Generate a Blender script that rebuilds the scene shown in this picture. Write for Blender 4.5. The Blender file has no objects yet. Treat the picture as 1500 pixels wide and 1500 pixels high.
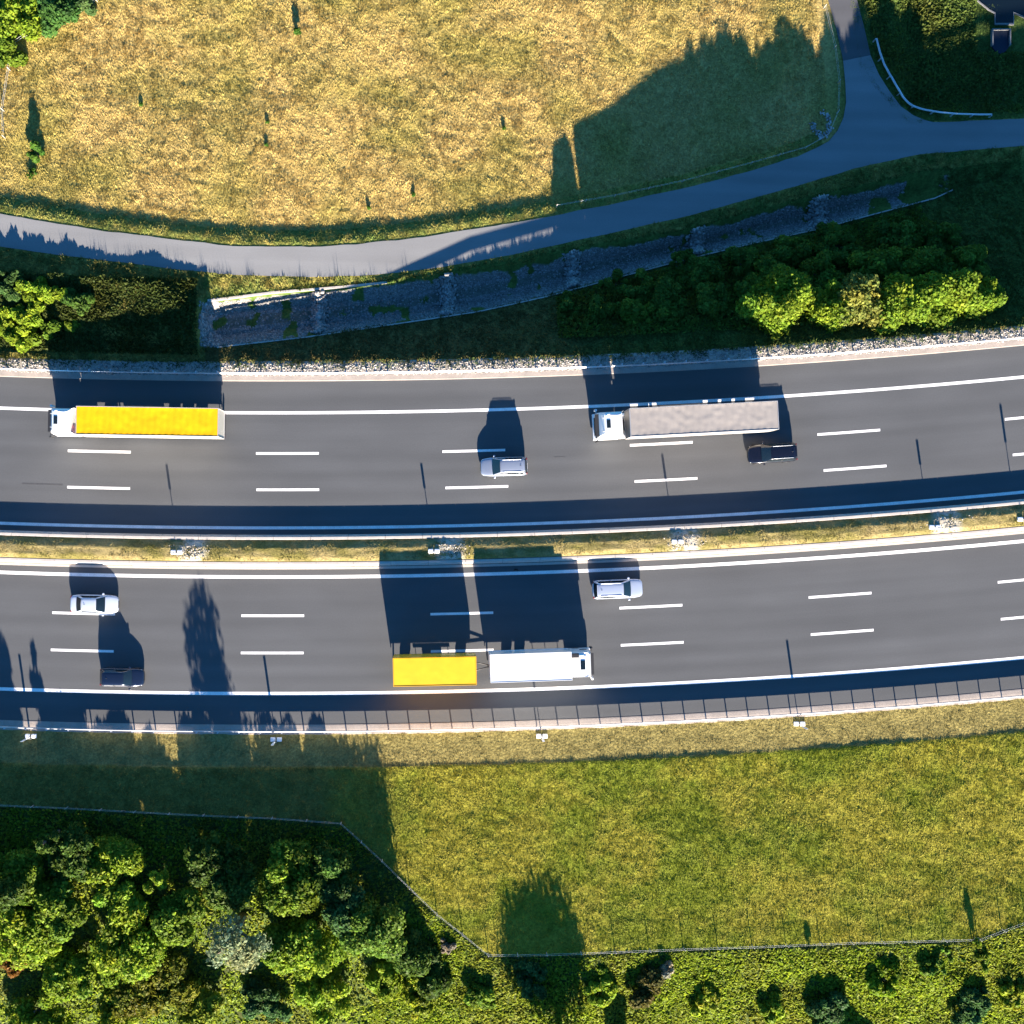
import bpy, math
import numpy as np
from mathutils import Vector, Matrix

# ------------------------------------------------------------------ camera, sky, sun, exposure
S = 15.36                                   # photo pixels per metre on the ground
CH = 100.0                                  # height of the drone
CX, CY = (640 - 750) / S, (750 - 760) / S   # point straight below the drone
SUN_EL = math.radians(15.65)
SUN_AZ = math.radians(8.0)                  # shadows lean this much to the west of north
scene = bpy.context.scene
C = scene.collection

cam_d = bpy.data.cameras.new("camera")
cam = bpy.data.objects.new("camera", cam_d)
C.objects.link(cam)
cam.location = (CX, CY, CH)
cam.rotation_euler = (0, 0, 0)
cam_d.sensor_width = 36
cam_d.lens = 36 * CH / (1500 / S)
cam_d.shift_x = 110 / 1500
cam_d.shift_y = 10 / 1500
cam_d.clip_start = 1.0
cam_d.clip_end = 3000
scene.camera = cam

w = bpy.data.worlds.new("World")
scene.world = w
w.use_nodes = True
nt = w.node_tree
nt.nodes.clear()
sky = nt.nodes.new("ShaderNodeTexSky")
sky.sky_type = 'NISHITA'
sky.sun_disc = False
sky.sun_elevation = SUN_EL
sky.sun_rotation = math.pi - SUN_AZ
sky.air_density = 1.0
sky.dust_density = 0.2
sky.ozone_density = 4.0
bg = nt.nodes.new("ShaderNodeBackground")
bg.inputs["Strength"].default_value = 0.05
wo = nt.nodes.new("ShaderNodeOutputWorld")
tint = nt.nodes.new("ShaderNodeVectorMath")          # added tint: cuts red, lifts blue so shadows turn bluer
tint.operation = 'MULTIPLY'
tint.inputs[1].default_value = (0.34, 0.85, 1.14)
nt.links.new(sky.outputs[0], tint.inputs[0])
nt.links.new(tint.outputs[0], bg.inputs[0])
nt.links.new(bg.outputs[0], wo.inputs[0])

sun_d = bpy.data.lights.new("sun", 'SUN')
sun_d.energy = 5.0
sun_d.angle = math.radians(0.5)
sun_d.color = (1.0, 0.87, 0.72)
sun = bpy.data.objects.new("sun", sun_d)
C.objects.link(sun)
sun.location = (0, -40, 60)
sdir = Vector((-math.sin(SUN_AZ) * math.cos(SUN_EL), math.cos(SUN_AZ) * math.cos(SUN_EL), -math.sin(SUN_EL)))
sun.rotation_euler = sdir.to_track_quat('-Z', 'Y').to_euler()

vs = scene.view_settings
vs.view_transform = 'Standard'
vs.look = 'None'
vs.gamma = 1.0
vs.use_curve_mapping = False
vs.exposure = 2.35
scene.cycles.max_bounces = 5
scene.cycles.diffuse_bounces = 2
scene.cycles.transparent_max_bounces = 6

# ------------------------------------------------------------------ helpers
rng = np.random.default_rng(7)


def g(u):
    return (np.asarray(u, float) - 400.0) ** 2 / 23000.0


def toX(u):
    return (np.asarray(u, float) - 750.0) / S


def toY(v):
    return (750.0 - np.asarray(v, float)) / S


def true_px(u, v, z):
    """photo pixel of a point at height z -> its ground-plane pixel"""
    k = 1 - z / CH
    return 640 + (u - 640) * k, 760 + (v - 760) * k


def lattice(x, y, seed):
    """smooth value noise in [0,1]"""
    xi = np.floor(x).astype(np.int64); yi = np.floor(y).astype(np.int64)
    fx = x - xi; fy = y - yi
    fx = fx * fx * (3 - 2 * fx); fy = fy * fy * (3 - 2 * fy)

    def h(a, b):
        n = (a * 374761393 + b * 668265263 + seed * 1442695041) & 0x7fffffff
        n = ((n ^ (n >> 13)) * 1274126177) & 0x7fffffff
        n = (n ^ (n >> 16)) & 0xffffff
        return n / 16777215.0
    a = h(xi, yi); b = h(xi + 1, yi); c = h(xi, yi + 1); d = h(xi + 1, yi + 1)
    return (a * (1 - fx) + b * fx) * (1 - fy) + (c * (1 - fx) + d * fx) * fy


def fbm(x, y, seed, octv=4, gain=0.5):
    t = 0; a = 1; n = 0
    for i in range(octv):
        t = t + a * lattice(x * 2 ** i + 17.3 * i, y * 2 ** i - 9.1 * i, seed + i); n += a; a *= gain
    return t / n


def smooth(a, b, x):
    t = np.clip((x - a) / (b - a), 0, 1)
    return t * t * (3 - 2 * t)


# photo pixel outlines of the service road and of the stone channel
ZR_U = [-3000, -400, 0, 180, 300, 430, 560, 690, 815, 1010, 1250, 1500, 2200, 4000]
ZR_Z = [3.0, 1.6, 1.3, 0.95, -0.05, -1.0, -1.9, -3.0, -3.6, -4.9, -6.4, -7.2, -9.0, -10.0]


def zr(u):
    return np.interp(u, ZR_U, ZR_Z)


def curve(pts, dz=0.0):
    p = np.array(pts, float)
    z = zr(p[:, 0]) + dz
    uu, vv = true_px(p[:, 0], p[:, 1], z)
    return uu, vv


RN = curve([(-3000, -300), (-600, 195), (-200, 275), (0, 313), (150, 338), (250, 351), (350, 361), (450, 362), (520, 358), (600, 350), (700, 335),
            (800, 318), (900, 298), (1000, 276), (1100, 250), (1170, 228), (1205, 212), (1260, 192), (1330, 182), (1370, 178), (1500, 173), (2200, 120), (4000, 0)])
RS = curve([(-3000, -250), (-600, 250), (-200, 325), (0, 361), (100, 375), (250, 394), (350, 403), (450, 406), (550, 403), (650, 391), (750, 373),
            (850, 351), (1000, 318), (1150, 277), (1250, 247), (1350, 225), (1500, 213), (2200, 165), (4000, 50)])
CN = curve([(-3000, -200), (0, 400), (250, 425), (300, 441), (400, 430), (500, 422), (577, 414), (650, 400), (717, 386), (800, 366), (1000, 332), (1167, 287),
            (1350, 246), (1420, 235), (1500, 226), (2200, 180), (4000, 70)], -0.2)
CN = (CN[0], CN[1] + 8 * smooth(600, 850, CN[0]))
CS = curve([(-3000, -150), (0, 470), (250, 508), (320, 507), (450, 492), (600, 470), (700, 455), (800, 432), (900, 405), (1000, 379), (1100, 355), (1200, 333), (1370, 288),
            (1420, 270), (1500, 250), (2200, 200), (4000, 100)], -0.3)


FENCE = [(-3000, 1100), (-60, 1178), (0, 1180), (150, 1187), (300, 1195), (400, 1199), (500, 1207), (560, 1262), (640, 1340), (715, 1400), (800, 1399), (1000, 1391), (1200, 1384), (1425, 1377), (1500, 1350), (1600, 1320), (4000, 1200)]


def fence_v(u):
    return np.interp(u, [p[0] for p in FENCE], [p[1] for p in FENCE])




def Hbase(X, Y):
    u = np.asarray(X, float) * S + 750; v = 750 - np.asarray(Y, float) * S
    rn = np.interp(u, *RN); rs = np.interp(u, *RS)
    cn = np.interp(u, *CN); cs = np.interp(u, *CS)
    z0 = zr(u)
    drop = (0.45 + 0.65 * smooth(850, 1010, u)) * (1 - smooth(1150, 1225, u))
    ch = smooth(286, 312, u) * (1 - smooth(1370, 1440, u))
    zf = z0 - drop
    depth = 1.25
    bank = 1 - smooth(240, 330, u)
    zs = np.where(u < 330, -0.5 + 0.9 * bank, np.minimum(z0 - 0.25, -0.5))
    zn = z0 - 0.12 * ch + 0.55 * bank
    mid = 0.5 * (zn + zs)
    zb = np.minimum(zn, zs) - depth
    zbn = zb * ch + (mid + 0.3 * bank) * (1 - ch)
    crest = 531 - g(u)
    ks = [(rn - 400, zf - 0.25), (rn - 28, zf), (rn - 12, z0 - 0.03), (rn, z0), (rs, z0), (cn, zn), (cn + 17, zbn), (cs - 17, zbn), (cs, zs), (crest, 0 * u - 0.02)]
    z = np.full(u.shape, 0.0)
    z = np.where(v < ks[0][0], ks[0][1], z)
    for (a, za), (b, zb_) in zip(ks[:-1], ks[1:]):
        b = np.maximum(b, a + 1)
        m = (v >= a) & (v < b)
        t = (v - a) / (b - a)
        z = np.where(m, za + (zb_ - za) * t, z)
    c = v + g(u)
    road = smooth(530, 535, c) * (1 - smooth(1068, 1072, c))
    z = np.where(c >= 531, 0, z) - 0.16 * road
    z = z + 0.13 * smooth(1123, 1126, c)
    z = z - 1.6 * smooth(1345, 1400, u) * smooth(135, 95, v)
    z = z - np.clip((v - np.maximum(fence_v(u) + 5, 1340)) / S * 0.27, 0, 4.0)
    return z


def zones(X, Y):
    u = np.asarray(X, float) * S + 750; v = 750 - np.asarray(Y, float) * S
    rn = np.interp(u, *RN); rs = np.interp(u, *RS); cn = np.interp(u, *CN); cs = np.interp(u, *CS)
    c = v + g(u)
    side = ((np.abs(u - 1275 - (v - 80) * 0.13) < 33) | ((v > 60) & (u > 1240) & (u < 1420) & (v > 60 + (u - 1310) * 1.1))) & (v < rn + 4)
    onroad = ((v > rn - 8) & (v < rs + 8)) | side
    chan = smooth(290, 305, u) * (1 - smooth(1400, 1440, u)) * ((v > cn - 4) & (v < cs + 3))
    return u, v, c, rn, rs, cn, cs, onroad, chan


def H(X, Y):
    z = Hbase(X, Y)
    u, v, c, rn, rs, cn, cs, onroad, chan = zones(X, Y)
    X = np.asarray(X, float); Y = np.asarray(Y, float)
    amp = np.where(onroad, 0.0, 0.06)
    amp = np.where((c > 528) & (c < 1073), 0.0, amp)
    amp = np.where((c >= 1073) & (c < 1125), 0.04, amp)
    amp = np.where(chan > 0, 0.10, amp)
    n = fbm(X * 1.1 + 0.4 * Y, Y * 1.5, 3, 4, 0.62) - 0.5
    return z + n * 2 * amp + 0.25 * (fbm(X * .12, Y * .12, 11, 2) - 0.5) * (amp > 0.055)


MATS = {}


def mat(name, col=(0.5, 0.5, 0.5), rough=0.6, metal=0.0, spec=0.5, coat=0.0, noise=0.0, nscale=3.0, attr=None, bump=0.0, bscale=20.0, transl=0.0, grain=0.0, gscale=30.0):
    if name in MATS:
        return MATS[name]
    m = bpy.data.materials.new(name)
    m.use_nodes = True
    t = m.node_tree
    b = t.nodes["Principled BSDF"]
    b.inputs["Roughness"].default_value = rough
    b.inputs["Metallic"].default_value = metal
    b.inputs["Specular IOR Level"].default_value = spec
    b.inputs["Coat Weight"].default_value = coat
    b.inputs["Coat Roughness"].default_value = 0.05
    if attr:
        a = t.nodes.new("ShaderNodeAttribute"); a.attribute_name = attr
        src = a.outputs["Color"]
    else:
        a = t.nodes.new("ShaderNodeRGB"); a.outputs[0].default_value = (*col, 1)
        src = a.outputs[0]
    geo = t.nodes.new("ShaderNodeTexCoord")
    for amt, sc in ((noise, nscale), (grain, gscale)):
        if amt:
            n = t.nodes.new("ShaderNodeTexNoise"); n.inputs["Scale"].default_value = sc
            n.inputs["Detail"].default_value = 4
            t.links.new(geo.outputs["Object"], n.inputs["Vector"])
            r = t.nodes.new("ShaderNodeMapRange")
            r.inputs[1].default_value = 0.25; r.inputs[2].default_value = 0.75
            r.inputs[3].default_value = 1 - amt; r.inputs[4].default_value = 1 + amt
            t.links.new(n.outputs["Fac"], r.inputs[0])
            mx = t.nodes.new("ShaderNodeVectorMath"); mx.operation = 'SCALE'
            t.links.new(src, mx.inputs[0]); t.links.new(r.outputs[0], mx.inputs["Scale"])
            src = mx.outputs[0]
    t.links.new(src, b.inputs["Base Color"])
    if bump:
        n = t.nodes.new("ShaderNodeTexNoise"); n.inputs["Scale"].default_value = bscale
        n.inputs["Detail"].default_value = 5
        t.links.new(geo.outputs["Object"], n.inputs["Vector"])
        bp = t.nodes.new("ShaderNodeBump"); bp.inputs["Strength"].default_value = bump
        bp.inputs["Distance"].default_value = 0.1
        t.links.new(n.outputs["Fac"], bp.inputs["Height"]); t.links.new(bp.outputs[0], b.inputs["Normal"])
    if transl:
        tr = t.nodes.new("ShaderNodeBsdfTranslucent"); t.links.new(src, tr.inputs[0])
        ms = t.nodes.new("ShaderNodeMixShader"); ms.inputs[0].default_value = transl
        out = t.nodes["Material Output"]
        t.links.new(b.outputs[0], ms.inputs[1]); t.links.new(tr.outputs[0], ms.inputs[2])
        t.links.new(ms.outputs[0], out.inputs[0])
    MATS[name] = m
    return m


def mk(name, V, F, m=None, parent=None, smooth_=False, col=None, uv=None):
    me = bpy.data.meshes.new(name)
    V = np.asarray(V, np.float32).reshape(-1, 3)
    if isinstance(F, np.ndarray):
        k = F.shape[1]
        me.vertices.add(len(V)); me.vertices.foreach_set("co", V.ravel())
        me.loops.add(F.size); me.loops.foreach_set("vertex_index", F.astype(np.int32).ravel())
        me.polygons.add(len(F))
        me.polygons.foreach_set("loop_start", np.arange(0, F.size, k, dtype=np.int32))
        me.polygons.foreach_set("loop_total", np.full(len(F), k, np.int32))
        me.update(calc_edges=True)
    else:
        me.from_pydata(V.tolist(), [], [list(f) for f in F])
        me.update()
    if smooth_:
        me.polygons.foreach_set("use_smooth", np.ones(len(me.polygons), bool))
    if col is not None:
        a = me.attributes.new("col", 'FLOAT_COLOR', 'POINT')
        cc = np.ones((len(V), 4), np.float32); cc[:, :3] = col
        a.data.foreach_set("color", cc.ravel())
    if uv is not None:
        l = me.uv_layers.new(name="UVMap")
        idx = np.empty(len(me.loops), np.int32); me.loops.foreach_get("vertex_index", idx)
        l.data.foreach_set("uv", np.asarray(uv, np.float32)[idx].ravel())
    o = bpy.data.objects.new(name, me)
    C.objects.link(o)
    if m: me.materials.append(m)
    if parent: o.parent = parent
    return o


def tag(o, label=None, cat=None, group=None, kind=None):
    if label: o["label"] = label
    if cat: o["category"] = cat
    if group: o["group"] = group
    if kind: o["kind"] = kind
    return o


def empty(name, loc=(0, 0, 0), rz=0.0):
    o = bpy.data.objects.new(name, None)
    o.location = loc; o.rotation_euler = (0, 0, rz)
    o.empty_display_size = 0.5
    C.objects.link(o)
    return o


def copy_tree(o, parent=None):
    c = o.copy(); C.objects.link(c); c.parent = parent
    for ch in [x for x in bpy.data.objects if x.parent == o]:
        copy_tree(ch, c)
    return c


class MB:
    """collects shapes into one mesh"""

    def __init__(s): s.v = []; s.f = []

    def add(s, V, F):
        n = len(s.v); s.v += [tuple(map(float, p)) for p in V]; s.f += [tuple(i + n for i in f) for f in F]; return s

    def box(s, x0, x1, y0, y1, z0, z1, b=0.0):
        if b <= 0:
            V = [(x, y, z) for z in (z0, z1) for y in (y0, y1) for x in (x0, x1)]
            F = [(0, 2, 3, 1), (4, 5, 7, 6), (0, 1, 5, 4), (2, 6, 7, 3), (0, 4, 6, 2), (1, 3, 7, 5)]
            return s.add(V, F)
        rings = []
        for z, ins in ((z0, b), (z0 + b * .3, b * .3), (z0 + b, 0), (z1 - b, 0), (z1 - b * .3, b * .3), (z1, b)):
            a0, a1, c0, c1 = x0 + ins, x1 - ins, y0 + ins, y1 - ins
            r = []
            for cx_, cy_, st in ((a1 - b, c1 - b, 0), (a0 + b, c1 - b, 1), (a0 + b, c0 + b, 2), (a1 - b, c0 + b, 3)):
                for k in range(4):
                    th = math.pi / 2 * (st + k / 3)
                    r.append((cx_ + b * math.cos(th), cy_ + b * math.sin(th), z))
            rings.append(r)
        return s.loft(rings)

    def loft(s, rings, cap=True):
        n = len(rings[0]); V = [p for r in rings for p in r]; F = []
        for i in range(len(rings) - 1):
            for j in range(n):
                a = i * n + j; b = i * n + (j + 1) % n
                F.append((a, b, b + n, a + n))
        if cap:
            F.append(tuple(reversed(range(n)))); F.append(tuple((len(rings) - 1) * n + j for j in range(n)))
        return s.add(V, F)

    def tube(s, pts, r, n=8, cap=True):
        pts = [Vector(p) for p in pts]; rr = r if isinstance(r, (list, tuple)) else [r] * len(pts); rings = []
        for i, p in enumerate(pts):
            d = (pts[min(i + 1, len(pts) - 1)] - pts[max(i - 1, 0)]).normalized()
            up = Vector((0, 0, 1)) if abs(d.z) < .9 else Vector((1, 0, 0))
            a = d.cross(up).normalized(); b = a.cross(d)
            rings.append([tuple(p + (a * math.cos(2 * math.pi * k / n) + b * math.sin(2 * math.pi * k / n)) * rr[i]) for k in range(n)])
        return s.loft(rings, cap)

    def build(s, name, m, parent=None, sm=False):
        return mk(name, np.array(s.v), s.f, m, parent, sm)


def bilin(c, nx=6, ny=4, bow=0.0, off=0.0, inset=(0, 0, 0, 0)):
    """curved patch over 4 corners c00,c10,c11,c01"""
    c = [Vector(p) for p in c]
    nrm = (c[1] - c[0]).cross(c[3] - c[0]).normalized()
    V = []; F = []
    for j in range(ny + 1):
        for i in range(nx + 1):
            a = inset[0] + (1 - inset[0] - inset[1]) * i / nx; b = inset[2] + (1 - inset[2] - inset[3]) * j / ny
            p = c[0] * (1 - a) * (1 - b) + c[1] * a * (1 - b) + c[2] * a * b + c[3] * (1 - a) * b
            p = p + nrm * (off + bow * 4 * a * (1 - a))
            V.append(tuple(p))
    for j in range(ny):
        for i in range(nx):
            k = j * (nx + 1) + i
            F.append((k, k + 1, k + nx + 2, k + nx + 1))
    return V, F


# ------------------------------------------------------------------ ground
def grid_axis(lo, hi, step, far):
    a = np.arange(lo, hi + step, step)
    e = []
    d = step; x = hi + step
    while x < far:
        d *= 1.35; x += d; e.append(x)
    right = np.array(e)
    e = []; d = step; x = lo
    while x > -far:
        d *= 1.35; x -= d; e.append(x)
    return np.concatenate([np.array(e[::-1]), a, right])


STRAW = np.array([0.395, 0.285, 0.095]); STRAW2 = np.array([0.29, 0.235, 0.062])
OLIVE = np.array([0.145, 0.168, 0.014]); OLIVE2 = np.array([0.225, 0.205, 0.024])
VERGE = np.array([0.22, 0.18, 0.06]); GREEN = np.array([0.055, 0.085, 0.018]); STONE = np.array([0.22, 0.21, 0.19])
EARTH = np.array([0.04, 0.042, 0.012])


def mixc(a, b, t):
    return a * (1 - t[:, None]) + b * t[:, None]


def ground_col(X, Y):
    u, v, c, rn, rs, cn, cs, onroad, chan = zones(X, Y)
    n1 = fbm(X * .18, Y * .22, 21, 4); n2 = fbm(X * 1.2, Y * 1.2, 31, 3)
    t = np.clip((n1 - .36) * 2.6 + (n2 - .5) * .3, 0, 1)
    col = mixc(STRAW, STRAW2, t)                                   # upper field
    low = mixc(OLIVE2, OLIVE, np.clip((n1 - .36) * 3.6 + (n2 - .5), 0, 1))
    ver = VERGE * (0.8 + 0.5 * n2)[:, None]
    grn = GREEN * (0.7 + 0.8 * n2)[:, None]
    m = smooth(1230, 1300, u) * (v < rn)
    col = mixc(col, grn, m)
    col = np.where(((v > rn - 26) & (v < rn))[:, None] & (u < 1240)[:, None], mixc(STRAW2 * .9, GREEN * 1.8, np.clip(n2 * 1.2 - .1, 0, 1)), col)
    col = np.where((v > rs)[:, None], grn * 1.1, col)
    vs_ = (v > rs) & (v < cn)
    col = np.where(vs_[:, None], mixc(STRAW2, GREEN * 1.5, np.clip(n2 * 1.5 - .2, 0, 1)), col)
    tt = (v - cn) / (cs - cn)
    stn = STONE * (0.6 + .6 * n2)[:, None]
    stn = mixc(stn, np.array([.10, .11, .09]), smooth(.30, .42, tt) * (1 - smooth(.56, .66, tt)) * .85)
    og = (fbm(X * .6, Y * .6, 97, 3) < .32 + .25 * smooth(1150, 1420, u)) & (chan > 0)
    col = np.where((chan > 0)[:, None], stn, col)
    og = og | ((chan > 0) & (tt < .05 + .30 * (fbm(X * .5, Y * .5, 98, 3) - .25) * smooth(560, 800, u)))
    col = np.where(og[:, None], grn * 1.2, col)
    emb = (v > cs) & (c < 531)
    col = np.where(emb[:, None], mixc(VERGE * .5, GREEN, np.clip(smooth(700, 1000, u) + n2 * .5 - .2, 0, 1)), col)
    bl = (u < 300) & (v > rs) & (c < 531)
    col = np.where(bl[:, None], mixc(STRAW2 * .9, GREEN, np.clip(n2 * 1.3 - .2, 0, 1)), col)
    col = np.where((c >= 531)[:, None], ver, col)
    rough = np.clip(smooth(640, 430, u + (fbm(X * .25, Y * .25, 55, 3) - .5) * 160) , 0, 1)      # browner grass tone near the wood, put into the colour for its shade
    low = mixc(low, np.array([.165, .135, .036]) * (.7 + .6 * n2)[:, None], rough * .85)  # mixes in the brown tone for the wood's shade, not rougher grass
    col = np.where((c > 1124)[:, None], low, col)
    # forest floor beyond the wire fence
    fv = fence_v(u)
    col = np.where((v > fv)[:, None], mixc(GREEN * 1.2, EARTH, np.clip(n2 * 1.4 - .3, 0, 1)), col)
    # the corner left of the upper field
    col = np.where(((u < 120) & (v < 80 - u * .6))[:, None], grn, col)
    return col * (0.82 + 0.36 * rng.random(len(u)))[:, None]


ax = grid_axis(-54, 54, 0.2, 900)
ay = grid_axis(-54, 58, 0.2, 900)
XX, YY = np.meshgrid(ax, ay)
Xf, Yf = XX.ravel(), YY.ravel()
Zf = H(Xf, Yf)
nx, ny = len(ax), len(ay)
ii, jj = np.meshgrid(np.arange(nx - 1), np.arange(ny - 1))
k0 = (jj * nx + ii).ravel()
Fq = np.stack([k0, k0 + 1, k0 + nx + 1, k0 + nx], 1)
M_ground = mat("ground_soil", attr="col", rough=0.9, spec=0.1, bump=0.9, bscale=4.0, grain=0.35, gscale=5)
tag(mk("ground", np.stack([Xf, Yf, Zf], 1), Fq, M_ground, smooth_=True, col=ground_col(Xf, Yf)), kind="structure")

# ------------------------------------------------------------------ motorway


def strip(name, prof, u0, u1, m, parent=None, step=12, sm=False, kind=None):
    """sheet following the motorway's curve; prof = [(c, z), ...]"""
    us = np.arange(u0, u1 + step * .5, step) if (u1 - u0) > step * 2 else np.linspace(u0, u1, 4)
    V = []; UV = []
    for u in us:
        for c, z in prof:
            V.append((toX(u), toY(c - g(u)), z)); UV.append((u / S, c / S))
    n = len(prof); F = []
    for i in range(len(us) - 1):
        for j in range(n - 1):
            a = i * n + j
            F.append((a, a + 1, a + n + 1, a + n))
    V = np.array(V)
    o = mk(name, V, F, m, parent, sm, uv=np.array(UV))
    # normals up
    me = o.data
    if me.polygons[0].normal.z < 0: me.flip_normals()
    if kind: o["kind"] = kind
    return o


def asphalt_mat(name, col, tracks=()):
    m = bpy.data.materials.new(name); m.use_nodes = True; t = m.node_tree
    b = t.nodes["Principled BSDF"]; b.inputs["Roughness"].default_value = 0.85; b.inputs["Specular IOR Level"].default_value = 0.25
    uvn = t.nodes.new("ShaderNodeUVMap")
    mp = t.nodes.new("ShaderNodeMapping"); mp.inputs["Scale"].default_value = (0.02, 0.7, 1)
    t.links.new(uvn.outputs[0], mp.inputs[0])
    n1 = t.nodes.new("ShaderNodeTexNoise"); n1.inputs["Scale"].default_value = 1.0; n1.inputs["Detail"].default_value = 5
    t.links.new(mp.outputs[0], n1.inputs["Vector"])
    mp2 = t.nodes.new("ShaderNodeMapping"); mp2.inputs["Scale"].default_value = (0.12, 0.3, 1); t.links.new(uvn.outputs[0], mp2.inputs[0])
    n2 = t.nodes.new("ShaderNodeTexNoise"); n2.inputs["Scale"].default_value = 1.0; n2.inputs["Detail"].default_value = 6; t.links.new(mp2.outputs[0], n2.inputs["Vector"])
    n3 = t.nodes.new("ShaderNodeTexNoise"); n3.inputs["Scale"].default_value = 9.0; n3.inputs["Detail"].default_value = 6; t.links.new(uvn.outputs[0], n3.inputs["Vector"])
    acc = None
    for nn, lo, hi in ((n1, .93, 1.07), (n2, .92, 1.08), (n3, .93, 1.07)):
        r = t.nodes.new("ShaderNodeMapRange"); r.inputs[1].default_value = .3; r.inputs[2].default_value = .7; r.inputs[3].default_value = lo; r.inputs[4].default_value = hi
        t.links.new(nn.outputs["Fac"], r.inputs[0])
        if acc is None: acc = r.outputs[0]
        else:
            mm = t.nodes.new("ShaderNodeMath"); mm.operation = 'MULTIPLY'; t.links.new(acc, mm.inputs[0]); t.links.new(r.outputs[0], mm.inputs[1]); acc = mm.outputs[0]
    sx = t.nodes.new("ShaderNodeSeparateXYZ"); t.links.new(uvn.outputs[0], sx.inputs[0])
    wv = t.nodes.new("ShaderNodeMath"); wv.operation = 'MULTIPLY'; wv.inputs[1].default_value = 2 * math.pi / 1.76; t.links.new(sx.outputs[1], wv.inputs[0])
    sn = t.nodes.new("ShaderNodeMath"); sn.operation = 'SINE'; t.links.new(wv.outputs[0], sn.inputs[0])
    ma = t.nodes.new("ShaderNodeMath"); ma.operation = 'MULTIPLY_ADD'; ma.inputs[1].default_value = .035; ma.inputs[2].default_value = 1.0; t.links.new(sn.outputs[0], ma.inputs[0])
    mm = t.nodes.new("ShaderNodeMath"); mm.operation = 'MULTIPLY'; t.links.new(acc, mm.inputs[0]); t.links.new(ma.outputs[0], mm.inputs[1]); acc = mm.outputs[0]
    sc = t.nodes.new("ShaderNodeVectorMath"); sc.operation = 'SCALE'; sc.inputs[0].default_value = col
    t.links.new(acc, sc.inputs["Scale"]); t.links.new(sc.outputs[0], b.inputs["Base Color"])
    bp = t.nodes.new("ShaderNodeBump"); bp.inputs["Strength"].default_value = 0.15; bp.inputs["Distance"].default_value = 0.01
    n4 = t.nodes.new("ShaderNodeTexNoise"); n4.inputs["Scale"].default_value = 40; t.links.new(uvn.outputs[0], n4.inputs["Vector"])
    t.links.new(n4.outputs["Fac"], bp.inputs["Height"]); t.links.new(bp.outputs[0], b.inputs["Normal"])
    return m


M_asph = asphalt_mat("asphalt", (0.083, 0.086, 0.090))
M_asph2 = asphalt_mat("asphalt_shoulder", (0.09,0.09,0.09))
M_side = asphalt_mat("asphalt_old", (0.20, 0.20, 0.20))
M_side2 = asphalt_mat("asphalt_new", (0.085, 0.085, 0.09))
M_paint = mat("road_paint", (0.82, 0.80, 0.78), rough=0.6, noise=0.12, nscale=1.2, grain=.16, gscale=9)
M_conc = mat("concrete", (0.44, 0.40, 0.36), rough=0.8, spec=.2, noise=0.10, nscale=1.5, grain=.08, gscale=12)
M_kerb = mat("kerb_concrete", (0.32, 0.275, 0.24), rough=0.85, spec=.2, noise=0.12, nscale=1.2, grain=.12, gscale=9)
M_gravel = mat("gravel", (0.36, 0.32, 0.27), rough=0.95, spec=.1, noise=0.25, nscale=2.5, grain=.3, gscale=14, bump=.5, bscale=18)

U0, U1 = -1500, 3000
up = strip("motorway_westbound", [(558.5, 0.0), (605, 0), (664, 0), (717, 0), (773, 0), (787, 0)], U0, U1, M_asph, kind="structure")
lo = strip("motorway_eastbound", [(824, 0.0), (845, 0), (900, 0), (955, 0), (1016, 0), (1062, 0)], U0, U1, M_asph, kind="structure")


def line(c, w, par):
    h = w * S / 2
    strip("edge_line", [(c - h, 0.005), (c + h, 0.005)], U0, U1, M_paint, par)


line(604.7, .29, up); line(773.3, .29, up); line(845.2, .32, lo); line(1016, .32, lo)
strip("gutter", [(830.6, 0.012), (834.2, 0.012)], U0, U1, M_conc, lo)
M_skid = mat("tyre_mark", (.055, .055, .057), rough=.7, noise=.2, nscale=3)
strip("skid_mark", [(713.0, 0.004), (715.2, 0.004)], 32, 97, M_skid, up, step=20)
strip("skid_mark", [(676.2, 0.004), (677.4, 0.004)], 812, 828, M_skid, up, step=8)


def dash(c, ucen, par):
    h = .12 * S
    strip("lane_dash", [(c - h, 0.006), (c + h, 0.006)], ucen - 46, ucen + 46, M_paint, par, step=23)


for k in range(-3, 8):
    dash(664.2, 145.5 + 275.5 * k if k < 2 else 422.5 + 274.6 * (k - 1) - 3, up)
    dash(717.5, 144.5 + 277 * k, up)
    dash(902, 122.5 + 277 * k, lo)
    dash(956.5, 120.5 + 278.3 * k, lo)

strip("kerb_north", [(550.0, 0.03), (557.6, 0.03), (558.6, 0.0), (559.2, -.1)], U0, U1, M_kerb, kind="structure")
strip("gravel_verge", [(529, -0.05), (532, 0.02), (545, 0.05), (550.2, 0.02)], U0, U1, M_gravel, kind="structure")
strip("gravel_shoulder", [(1061.5, 0.02), (1063, 0.03), (1068, 0.04), (1075, .02), (1079, -.08)], U0, U1, M_kerb, kind="structure")

# soil filled median between two concrete barriers


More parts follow.
